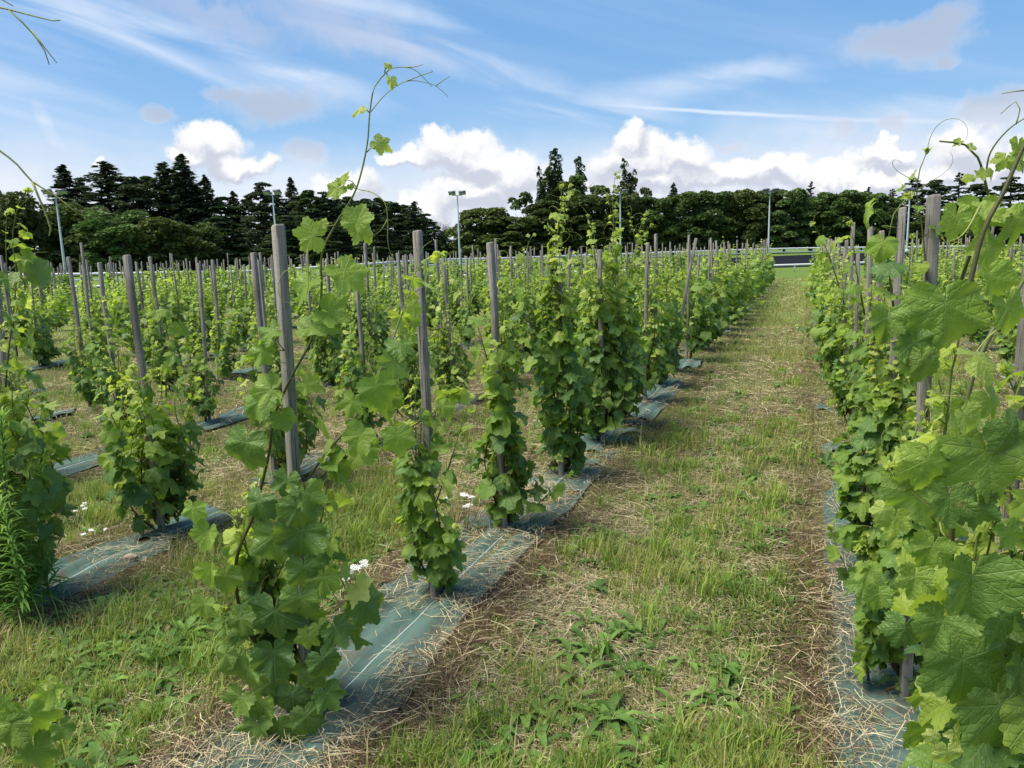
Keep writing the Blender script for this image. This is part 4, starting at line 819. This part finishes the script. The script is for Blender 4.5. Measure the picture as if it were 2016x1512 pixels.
for d, k, n, s, v in ALL:
    dv = rs.gauss(0, .03); ds = rs.gauss(0, .04) if not (k == -1 and s < 5.5) else 0
    if k in (-1, 0) and s < 5: dv = 0
    if k == -1 and n == 0: dv = -.015
    x, y = sv(s + ds, v + dv); z = float(gz(x, y))
    H = 1.50 + rs.gauss(0, .08); lean = [rs.gauss(0, .025), rs.gauss(0, .025)]
    if k == -1 and n == 0: H, lean = 1.575, [.036, 0]
    if k == -1 and n == 1: H, lean = 1.56, [.012, 0]
    if k == 0 and n == 0: H, lean = 1.575, [0, 0]
    if k == 0 and n == 1: H, lean = 1.61, [0, 0]
    if k == -2 and n < 3: H, lean = 1.52, [-.01, 0]
    if k == -1 and n == 8: lean = [.17, -.03]
    nostake = k == -2 and n == 0
    rn = rowname(k); near = d < 9.5 and n < 10 and k in ROWNAME
    if nostake: pass
    elif ns < 298:
        o = add_stake(x, y, H, (.92 + rs.gauss(0, .08)) if d > 3.2 else 1., lean, RAZ * -1 + rs.gauss(0, .25), rs.randrange(5)); ns += 1
        if near: tag(o, ('%s grey wooden stake of the %s' % (ORD[n], rn)), 'stake', 'wooden stakes of the vine rows')
        else: tag(o, 'weathered grey stake far along the %s' % rn if k in ROWNAME else 'small weathered grey stake in the %s' % rn, 'stake', 'far stakes of the ' + rn)
        if rs.random() < .16 and d > 4:   # a second, thinner stake at the same plant
            pass
    else: far_s.append((x, y, H))
    if k == -1 and n == 0: continue
    if rs.random() < (0 if k > -2 else .06) and d > 9: continue        # missing plant
    if nv < 296:
        nv += 1; rz = rs.random() * 6.28; sc_ = rs.uniform(.86, 1.08)
        if k < -1: sc_ *= .93
        if d < (6.6 if k == -1 else 5.2) and k >= -2:
            prm = dict(H=.95, canes=9, size=.105, width=1.25, step=.048)
            if k == -1 and n == 1: prm = dict(H=.86, canes=7, size=.105, width=.5, tallshoot=0., step=.06, flare=.6)
            if k == -1 and n == 2: prm = dict(H=1.28, canes=9, size=.105, width=.5, step=.05, flare=.7, tallshoot=0.)
            if k == -1 and n == 3: prm = dict(H=1.42, canes=13, size=.105, width=.75, step=.048, flare=.65)
            if k == -1 and n > 3: prm = dict(H=1.42, canes=16, size=.105, width=1.2, step=.046)
            if k == 0: prm = dict(H=1.22 if n else 1.08, canes=12, size=.10, width=.5, step=.046, flare=.52, tallshoot=.1)
            if k == -2 and n == 0: prm = dict(H=1.22, canes=13, size=.11, width=1.4, step=.05)
            if k == -2 and n == 1: prm = dict(H=.98, canes=16, size=.105, width=1.2, step=.048, tallshoot=0.)
            V = make_vine(1000 + nv, 0 if d < 3.6 else 1, **prm); extra_shoots(V, k, n, (x, y, z)); root = link('grape_vine', None, loc=(x, y, z)); finish_vine(V, root)
        elif d < 9:
            i = rs.randrange(7); root = P1[i] if ('1', i) not in used else copy_tree(P1[i]); used.add(('1', i)); root.location = (x, y, z); root.rotation_euler = (0, 0, rz); root.scale = (sc_ * (1.15 if k == -1 else 1),) * 2 + (sc_ * (1.16 if k == -1 else 1.06),)
        elif d < 17:
            i = rs.randrange(5); root = P2[i] if ('2', i) not in used else copy_tree(P2[i]); used.add(('2', i)); root.location = (x, y, z); root.rotation_euler = (0, 0, rz); root.scale = (sc_ * (1.35 if k in (-1, 0) else 1.15),) * 2 + (sc_ * (1.16 if k == -1 else 1.06),)
        else: root = link('grape_vine', VM3[rs.randrange(5)], loc=(x, y, z), rz=rz, scale=(sc_ * 1.25, sc_ * 1.25, sc_))
        if near: tag(root, '%s bushy grapevine of the %s' % (ORD[n], rn), 'grapevine', 'grapevines tied to stakes')
        else: tag(root, ('leafy grapevine far along the %s' if k in ROWNAME else 'small leafy grapevine in the %s') % rn, 'grapevine', 'far grapevines of the ' + rn)
    else: far_v.append((x, y))
def far_stuff():
    A = Acc(); rng = np.random.default_rng(3)
    for x, y, H in far_s:
        P = np.array([[x, y, 0], [x + rng.normal() * .03, y, H]]); V, Fs = tube(P, .024, 4); A.add(V, Fs)
    if far_s: tag(link('distant_stakes', A.mesh('distant_stakes', M_WOOD, smooth=False)), 'tiny grey stakes crowded at the far edge of the vineyard', kind='stuff')
    L = Leaves()
    for x, y in far_v:
        n = 130; h = rng.random(n) ** .8 * 1.12; a = rng.random(n) * 6.28; r = .17 * rng.random(n) ** .5 * (1.2 - .5 * h)
        for q in range(n):
            o = np.array([math.cos(a[q]), math.sin(a[q]), 0]); L.add(np.array([x, y, h[q] + .03]) + o * r[q], o * .6 + np.array([0, 0, -.6]) + rng.normal(size=3) * .3, o + np.array([0, 0, .8]) + rng.normal(size=3) * .3, .15, min(1, max(0, .1 + .35 * h[q] + .15 * rng.normal())))
    if far_v: tag(link('distant_vines', L.mesh('distant_vines', 3, rng)), 'mass of small vines at the far edge of the vineyard', kind='stuff')
far_stuff()
for i, p in enumerate(P1 + P2):
    key = ('1', i) if i < 7 else ('2', i - 7)
    if key not in used:
        for c in list(p.children_recursive): bpy.data.objects.remove(c)
        bpy.data.objects.remove(p)

# ------------------------------------------------------------------ weed mats under the rows
def buried(x, y):
    '''0..1: how far hay and grass have grown over the mat here'''
    s = x * U2[0] + y * U2[1]; v = x * V2[0] + y * V2[1]; out = 1 - sstep(-2.6, -2.3, v)
    show = np.exp(-((s - 2.62) / .42) ** 4) * (np.abs(v + 3.28) < .5) + np.exp(-((s - 3.9) / .5) ** 4) * (np.abs(v + 5.09) < .5) + np.exp(-((s - 7.2) / .9) ** 4) * (np.abs(v + 1.47) < .5)
    return (1 - .85 * np.clip(show, 0, 1)) * np.maximum(sstep(2.2, 6.5, s), out) * sstep(.40 - .04 * out, .54 - .05 * out, fbm(x * 1.9, y * 1.9, 99, 3) + .04 * sstep(6, 14, s))
def build_mats():
    for k, s1 in ((0, 26), (-1, 28), (-2, 26), (-3, 26), (-4, 24), (-5, 24), (-6, 24), (1, 20), (-7, 24), (-8, 24)):
        v0 = ROW0 + k * SP; s0 = .3 if k > -2 else -2.; na = 26; ss = np.arange(s0, s1, .03); aa = np.linspace(-.31, .22, na) if k == -1 else np.linspace(-.25, .25, na) * (.72 if k < -1 else 1)
        S, A_ = np.meshgrid(ss, aa, indexing='ij'); edge = (fbm(S * 1.5, A_ * 0 + k * 7 + 3, 21, 3) - .5) * .1; Vv = v0 + A_ + edge * np.abs(A_) / .3
        X = S * U2[0] + Vv * V2[0]; Y = S * U2[1] + Vv * V2[1]
        Z = gz(X, Y) + .018 + .017 * np.sin(A_ * 42 + 2.5 * fbm(S * .6, A_ * 2 + 5, 31, 2) * 3) * fbm(S * .9 + 5, A_ * 1 + k * 3, 33, 2) * 1.6 + .02 * (fbm(S * 2, A_ * 3 + 9, 37, 3) - .5)
        n, m = X.shape; i = np.arange(n - 1)[:, None] * m; j = np.arange(m - 1)[None]; Q = np.stack([i + j, i + j + 1, i + m + j + 1, i + m + j], -1).reshape(-1, 4)[:, ::-1]
        ms = (buried(X, Y) + 1.2 * (fbm(X * 9, Y * 9, 5, 3) - .5) + 1.5 * np.maximum(0, np.abs(A_) / .25 - .8) * (fbm(X * 6, Y * 6, 15, 2)) < .62).ravel(); Q = Q[ms[Q].all(1)]
        V = np.stack([X, Y, Z], -1).reshape(-1, 3); uv = np.stack([A_, S], -1).reshape(-1, 2)
        o = link('weed_mat', mesh('weed_mat', V, [Q], M_MAT, uv, smooth=True))
        if k in ROWNAME: tag(o, 'blue green woven mat laid under the ' + ROWNAME[k], 'ground mat', 'woven mats under the vine rows')
        else: tag(o, 'blue green woven mat strip among the distant rows at far left', 'ground mat', 'far woven mats')
build_mats()

# ------------------------------------------------------------------ grass, straw, weeds
def cover_state(x, y):
    v = x * V2[0] + y * V2[1]; s = x * U2[0] + y * U2[1]; ro = np.abs(row_off(v)); ro2 = row_off(v)
    dry = fbm(x * .9 + 3, y * .9, 41, 4); gr2 = fbm(x * 1.7, y * 1.7 + 8, 43, 4)
    lane = sstep(-.75, -.5, v) * (1 - sstep(-.45, -.2, v))          # wheel worn dry streak in the lane
    g = sstep(.35, .57, gr2) ; h = sstep(.46, .60, dry + .30 * np.exp(-((v + .55) / .2) ** 2) * fbm(x * 2.2, y * .8, 77, 2) * 1.6 - .02)
    return v, s, ro, g, h
def scatter(rng, n, r0, r1, amax=R(43)):
    u = rng.random(n); r = np.exp(np.log(r0) + u * (np.log(r1) - np.log(r0))) ; a = (rng.random(n) * 2 - 1) * amax
    return r * np.sin(a), r * np.cos(a), r
def blades(P, H, W, az, bend, wdir=None, seg=2):
    N = len(P); d = np.stack([np.cos(az), np.sin(az), np.zeros(N)], -1); sd_ = np.stack([-np.sin(az), np.cos(az), np.zeros(N)], -1)
    up = np.array([0, 0, 1.]); b = bend[:, None]; H = H[:, None]; W = W[:, None] * .5
    m = P + up * H * .55 * np.cos(b * .5) + d * H * .55 * np.sin(b * .5); t = m + (up * np.cos(b * 1.3) + d * np.sin(b * 1.3)) * H * .5
    V = np.stack([P - sd_ * W, P + sd_ * W, m + sd_ * W * .85, m - sd_ * W * .85, t], 1).reshape(-1, 3); o = np.arange(N)[:, None] * 5
    return V, [o + np.array([[0, 1, 2, 3]]), o + np.array([[3, 2, 4]])]
def build_grass():
    rng = np.random.default_rng(8); acc = Acc()
    n = 520000; x, y, r = scatter(rng, n, 1.15, 36); v, s, ro, g, h = cover_state(x, y)
    dens = (.32 + .68 * g) * (1 - .6 * h) * np.maximum(sstep(.20, .38, ro + .14 * (rng.random(n) - .5)), .55 * buried(x, y)); dens = np.where(r > 14, np.maximum(dens, .5 * (ro > .3)), dens)
    k = rng.random(n) < dens; x, y, r, g, h, ro = (q[k] for q in (x, y, r, g, h, ro)); n = len(x)
    cl = fbm(x * 4, y * 4, 51, 3); H = (.024 + .09 * np.clip(cl, 0, 1) ** 1.5 * (.5 + rng.random(n))) * (1 + .25 * g); W = np.maximum(.0022 + .003 * rng.random(n), r * .00050)
    H = np.where(rng.random(n) < .03, H * 2.2, H); az = rng.random(n) * 6.28; bend = .25 + .9 * rng.random(n)
    P = np.stack([x, y, gz(x, y) - .003], -1); V, Fs = blades(P, H, W, az, bend)
    t = np.clip(rng.random(n) * .75 + .5 * (fbm(x * .8, y * .8, 61, 3) - .35), 0, 1)[:, None]; c = np.array([.13, .20, .030]) * (1 - t) + np.array([.40, .44, .10]) * t
    yl = (rng.random(n) < .24 + .25 * h)[:, None]; c = np.where(yl, np.array([.40, .36, .14]) * (.7 + .5 * rng.random((n, 1))), c)
    acc.add(V, Fs, np.repeat(c, 5, 0)); tag(link('grass', acc.mesh('grass', M_GRASS, smooth=False)), 'short mown green grass between the vine rows', kind='stuff')
    print('grass', n)
def build_straw():
    rng = np.random.default_rng(9); n = 520000; x, y, r = scatter(rng, n, 1.15, 34); v, s, ro, g, h = cover_state(x, y)
    edge = np.exp(-((ro - .32) / .15) ** 2); on = np.exp(-(ro / .2) ** 2) * sstep(.45, .7, fbm(x * 1.3, y * 1.3, 71, 3))
    bu = buried(x, y) * (ro < .36); dens = np.clip(.13 + .75 * h + .75 * edge * (.4 + .6 * (s < 7)) + .25 * on * (s > 3.2) + .8 * bu - .55 * (ro < .22) * (bu < .3), 0.015, 1) * np.where((ro > .26) | (bu > .4), 1, .6); k = rng.random(n) < dens * .85
    x, y, r, h, edge, ro, v = (q[k] for q in (x, y, r, h, edge, ro, v)); n = len(x)
    L = (.025 + .11 * rng.random(n) ** 2.5) * (1 + .3 * h); W = np.maximum(.0010 + .0014 * rng.random(n), r * .00040)
    az = fbm(x * 1.2, y * 1.2, 81, 2) * 9 + rng.normal(size=n) * .9; z = gz(x, y) + .004 + (.022 + .03 * edge) * rng.random(n) ** 1.5 + np.where((ro < .28) & (buried(x, y) < .5), .026, 0)
    d = np.stack([np.cos(az), np.sin(az), rng.normal(size=n) * .12 + .04], -1); sdv = np.stack([-np.sin(az), np.cos(az), rng.normal(size=n) * .3], -1); c0 = np.stack([x, y, z], -1); mid = c0 + np.stack([rng.normal(size=n) * .006, rng.normal(size=n) * .006, .006 * rng.random(n)], -1)
    a, b = c0 - d * L[:, None] / 2, c0 + d * L[:, None] / 2; w = W[:, None] / 2
    V = np.stack([a - sdv * w, a + sdv * w, mid + sdv * w, mid - sdv * w, b + sdv * w * .6, b - sdv * w * .6], 1).reshape(-1, 3); o = np.arange(n)[:, None] * 6
    F4 = (o[:, None] + np.array([[0, 1, 2, 3], [3, 2, 4, 5]])[None]).reshape(-1, 4)
    t = rng.random((n, 1)); c = np.array([.30, .22, .12]) * (1 - t) + np.array([.72, .61, .37]) * t; dk = (rng.random(n) < .06 + .74 * edge)[:, None]
    c = np.where(dk, np.array([.095, .058, .034]) * (.5 + 1.3 * rng.random((n, 1))), c)
    gh = (rng.random(n) < .25 * (1 - edge))[:, None]; c = np.where(gh, np.array([.26, .27, .11]) * (.6 + .7 * rng.random((n, 1))), c)
    acc = Acc().add(V, F4, np.repeat(c, 6, 0)); tag(link('dry_hay', acc.mesh('dry_hay', M_STRAW, smooth=False)), 'dry mown hay and dead stalks strewn over the ground', kind='stuff'); print('straw', n)
def lance(rng, acc, p, d, L, W, bend, col, n=5):
    """one narrow leaf with a folded midrib"""
    d = unit(d); side = unit(np.cross(d, [0, 0, 1]) + 1e-4); P = []; q = np.array(p, float); t_ = np.linspace(0, 1, n)
    for i, t in enumerate(t_):
        w = W * math.sin(math.pi * min(1, .08 + .92 * t) ** .8) * .5; dn = unit(d + np.array([0, 0, -bend * t * 1.6])); up = np.cross(side, dn)
        P += [q - side * w + up * w * .35, q, q + side * w + up * w * .35]; q = q + dn * L / (n - 1)
    F_ = []
    for i in range(n - 1):
        b = i * 3; F_ += [[b, b + 1, b + 4, b + 3], [b + 1, b + 2, b + 5, b + 4]]
    acc.add(np.array(P), np.array(F_), col)
def build_weeds():
    rng = np.random.default_rng(10); acc = Acc(); m = 0
    x, y, r = scatter(rng, 7000, 1.2, 14); v, s, ro, g, h = cover_state(x, y)
    for i in range(len(x)):
        bl = v[i] < -1.75 and r[i] < 2.4
        if ro[i] < .34 or (not bl and rng.random() > .12 + .5 * g[i]): continue
        m += 1; z = float(gz(x[i], y[i])); nl = rng.integers(5, 10); c = np.array([.07, .15, .028]) * (1 - (q := rng.random())) + np.array([.17, .29, .06]) * q; a0 = rng.random() * 6.28; Ls = (.05 + .075 * rng.random()) * (1.3 if bl else 1)
        for j in range(nl):
            a = a0 + j * 2.4; e = .35 + .9 * rng.random(); lance(rng, acc, (x[i], y[i], z), (math.cos(a), math.sin(a), e), Ls * (.6 + .6 * rng.random()), Ls * (.16 + .14 * rng.random()), .9, c * (.8 + .4 * rng.random()), 4)
    x, y, r = scatter(rng, 3600, 1.2, 10, R(40)); v, s, ro, g, h = cover_state(x, y)      # longer tufts of grass
    for i in range(len(x)):
        if ro[i] < .36 or rng.random() > .15 + .85 * g[i]: continue
        nb = rng.integers(14, 40); P = np.stack([x[i] + rng.normal(size=nb) * .025, y[i] + rng.normal(size=nb) * .025, np.full(nb, float(gz(x[i], y[i])))], -1); hh = (.05 + .09 * rng.random() ** 1.5) * (.6 + .6 * rng.random(nb))
        V, Fs = blades(P, hh, np.full(nb, .0035 + .002 * rng.random()), rng.random(nb) * 6.28, .2 + .8 * rng.random(nb)); q = rng.random(); acc.add(V, Fs, np.array([.14, .23, .03]) * (1 - q) + np.array([.36, .45, .09]) * q)
    for i in range(300):                                            # lush broad leaves at the lower left and lower middle
        px, py = ((rng.uniform(60, 500), rng.uniform(1180, 1540)) if i % 3 else (rng.uniform(900, 1450), rng.uniform(1240, 1540))); q_ = gr(px, py)
        if abs(row_off(q_[0] * V2[0] + q_[1] * V2[1])) < .33: continue
        z = float(gz(q_[0], q_[1])); nl = rng.integers(4, 9); q = rng.random(); c = np.array([.07, .16, .03]) * (1 - q) + np.array([.20, .33, .07]) * q; a0 = rng.random() * 6.28; Ls = .07 + .08 * rng.random()
        for j in range(nl):
            a = a0 + j * 2.4; lance(rng, acc, (q_[0], q_[1], z), (math.cos(a), math.sin(a), .3 + 1.1 * rng.random()), Ls * (.6 + .6 * rng.random()), Ls * (.13 + .15 * rng.random()), 1.1, c * (.8 + .4 * rng.random()), 5)
    tag(link('weeds', acc.mesh('weeds', M_GRASS)), 'low broad leaved weeds growing through the mown grass', kind='stuff'); print('weeds', m)
    # clover-like reddish mat at the lower right
    acc = Acc(); n = 26000; cx, cy = gr(1640, 1230)[:2]; x = cx + rng.normal(size=n) * .30; y = cy + rng.normal(size=n) * .28; x = x[:n]; vv = x * V2[0] + y * V2[1]; k = (vv < .12); x, y = x[k], y[k]; n = len(x)
    P = np.stack([x, y, gz(x, y) + .01 + .03 * rng.random(n)], -1); A_ = rdir(rng, n); A_[:, 2] *= .3; A_ = unit(A_); N = unit(rng.normal(size=(n, 3)) * .5 + [0, 0, 1]); B = np.cross(N, A_); V, Q = quads(P, A_, B, .008 + .006 * rng.random(n), .004 + .004 * rng.random(n))
    t = np.clip(sstep(-.2, .45, (x - cx) * 1. + .25 * (fbm(x * 5, y * 5, 91, 3) - .5)) + .25 * rng.normal(size=n), 0, 1)[:, None]; c = np.array([.09, .15, .025]) * (1 - t) + np.array([.24, .10, .045]) * t
    acc.add(V, Q, np.repeat(c, 4, 0)); tag(link('ground_cover', acc.mesh('ground_cover', M_GRASS, smooth=False)), 'tiny leaved creeping weed turning red beside the right mat', kind='stuff')
build_grass(); build_straw(); build_weeds()

# ------------------------------------------------------------------ individual small plants
def horseweed(x, y, H, seed, label):
    rng = np.random.default_rng(seed); z = float(gz(x, y)); root = link('leafy_weed', None, loc=(x, y, z)); tag(root, label, 'weed', 'tall leafy weeds')
    P = spline([(0, 0, 0), (rng.normal() * .02, rng.normal() * .02, H * .5), (rng.normal() * .03, rng.normal() * .03, H)], .04); V, Fs = tube(P, np.linspace(.0045, .002, len(P)), 6); link('stem', mesh('stem', V, Fs, M_STEM, smooth=True), root)
    acc = Acc(); n = int(H * 300)
    for j in range(n):
        t = .08 + .92 * j / n; p = np.array([np.interp(t * (len(P) - 1), np.arange(len(P)), P[:, q]) for q in range(3)]); a = j * 2.4; L = (.085 * (1 - .55 * t) + .015) * (.8 + .4 * rng.random()); q = t ** 1.5
        lance(rng, acc, p, (math.cos(a + rng.normal() * .5), math.sin(a + rng.normal() * .5), .2 + .7 * rng.random() + 1.2 * max(0, t - .7) * 3), L * (.8 + .7 * rng.random()), L * .13, .7, np.array([.12, .25, .04]) * (1 - q) + np.array([.28, .46, .09]) * q, 4)
    link('leaves', acc.mesh('leaves', M_GRASS), root)
for i, (px, py, top, lb) in enumerate([(66, 1225, 830, 'tallest feathery green weed at the left edge'), (20, 1240, 985, 'short feathery green weed at the far left edge'), (104, 1205, 925, 'slimmer feathery weed right of the tallest one'), (48, 1255, 960, 'feathery weed in front of the tallest one')]):
    g_ = gr(px, py); k = proj(g_)[2]; horseweed(g_[0], g_[1], (py - top) * k / F * 1.04, 40 + i, lb)
def yarrow(px, py, n, hp, seed, label, spread=.05, rs_=1.):
    g_ = gr(px, py); k = proj(g_)[2]; H = hp * k / F; rng = np.random.default_rng(seed); z = float(gz(g_[0], g_[1])); root = link('yarrow_plant', None, loc=(g_[0], g_[1], z)); tag(root, label, 'wildflower', 'white yarrow flowers'); lf = Acc()
    for i in range(n):
        a = rng.random() * 6.28; r = spread * (.2 + rng.random()); t = np.array([math.cos(a) * r * 1.6, math.sin(a) * r, H * (.75 + .35 * rng.random())]); b = t * [.3, .3, 0]
        P = spline([b, (b + t) / 2 + [0, 0, .01], t], .03); V, Fs = tube(P, .0014, 5); st = link('stem', mesh('stem', V, Fs, M_STEM), root); fa = Acc(); R_ = (.012 + .008 * rng.random()) * rs_
        for q in range(34):
            rr = R_ * 1.15 * math.sqrt(q / 34); aa = q * 2.4; c = t + [rr * math.cos(aa), rr * math.sin(aa), .004 - 3 * rr * rr + .0025 * rng.normal()]
            u = np.array([[math.cos(w), math.sin(w), 0] for w in np.arange(6) * 1.047]) * .0030; V = np.vstack([c + [0, 0, .002], c + u]); fa.add(V, np.array([[0, 1 + w, 1 + (w + 1) % 6] for w in range(6)]))
        link('flower', fa.mesh('flower', M_PETAL, smooth=False), root)
    for j in range(34 + 6 * n):
        a = rng.random() * 6.28; p = (math.cos(a) * spread * rng.random(), math.sin(a) * spread * rng.random(), 0); lance(rng, lf, p, (math.cos(a), math.sin(a), .8), .05 + .04 * rng.random(), .007, .7, (.05, .11, .03), 4)
    link('leaves', lf.mesh('leaves', M_GRASS), root)
yarrow(690, 1215, 9, 95, 1, 'cluster of white yarrow heads between the two nearest left stakes', .055); yarrow(915, 1055, 8, 70, 2, 'white yarrow cluster beside the third stake', .07); yarrow(148, 1035, 4, 30, 3, 'small white yarrow near the left ground mat', .08, .6)
yarrow(195, 1075, 3, 30, 4, 'pair of white yarrow heads above the left mat', .05, .6); yarrow(800, 775, 6, 25, 5, 'distant white yarrow behind the second stake', .16); yarrow(1725, 1030, 2, 60, 6, 'small white yarrow head beside the right vine foliage', .02); yarrow(1410, 655, 4, 22, 7, 'tiny white yarrow at the foot of the left row by the lane', .12)
def yellow(px, py, hp, seed, label, n=2):
    g_ = gr(px, py); k = proj(g_)[2]; H = hp * k / F; rng = np.random.default_rng(seed); root = link('yellow_flower', None, loc=(g_[0], g_[1], float(gz(g_[0], g_[1])))); tag(root, label, 'wildflower', 'yellow flowers')
    for i in range(n):
        t = np.array([rng.normal() * .03, rng.normal() * .03, H * (1 - .15 * i)]); V, Fs = tube(spline([(0, 0, 0), t * [.3, .6, .5], t], .02), .0013, 5); link('stem', mesh('stem', V, Fs, M_STEM), root); fa = Acc()
        for L_, m_, e in ((.016, 18, .25), (.010, 12, .8)):
            for q in range(m_): a = q * 6.283 / m_ + L_; lance(rng, fa, t, (math.cos(a), math.sin(a), e), L_, .0045, .3, (1, 1, 1), 3)
        link('flower', fa.mesh('flower', M_YEL), root)
yellow(1160, 945, 20, 1, 'single yellow dandelion like flower beside the ground mat', 2); yellow(500, 790, 25, 2, 'yellow flowers behind the long vine shoot', 5); yellow(470, 830, 18, 3, 'low yellow flowers left of the nearest stake', 3)
def stone():
    g_ = gr(258, 1112); bm = np.random.default_rng(4); th = np.linspace(0, math.pi, 9); ph = np.arange(12) * 2 * math.pi / 12; V = []
    for a in th:
        for b in ph:
            r = 1 + .18 * math.sin(3 * b + a * 2) + .06 * bm.normal(); V.append((r * math.sin(a) * math.cos(b) * .036, r * math.sin(a) * math.sin(b) * .024, math.cos(a) * .014 + .012))
    i = np.arange(8)[:, None] * 12; j = np.arange(12)[None]; k = (j + 1) % 12; Q = np.stack([i + j, i + 12 + j, i + 12 + k, i + k], -1).reshape(-1, 4)
    tag(link('stone', mesh('stone', V, [Q], M_STONE), loc=(g_[0], g_[1], float(gz(g_[0], g_[1])) + .012)), 'flat pale brown stone lying on the left ground mat', 'stone')
stone()
def dry_tuft(px, py, hp, seed, label):
    g_ = gr(px, py); k = proj(g_)[2]; H = hp * k / F; rng = np.random.default_rng(seed); n = 260; az = rng.random(n) * 6.28; P = np.stack([rng.normal(size=n) * .06, rng.normal(size=n) * .05, np.zeros(n)], -1)
    V, Fs = blades(P, H * (.6 + .45 * rng.random(n)), np.full(n, .006), az, .15 + .3 * rng.random(n)); c = np.array([.50, .40, .20]) * (.7 + .5 * rng.random((n, 1)))
    tag(link('dry_grass_tuft', Acc().add(V, Fs, np.repeat(c, 5, 0)).mesh('dry_grass_tuft', M_GRASS, smooth=False), loc=(g_[0], g_[1], float(gz(g_[0], g_[1])))), label, 'grass tuft')
dry_tuft(806, 690, 130, 1, 'tall straw coloured grass tuft left of the second stake')
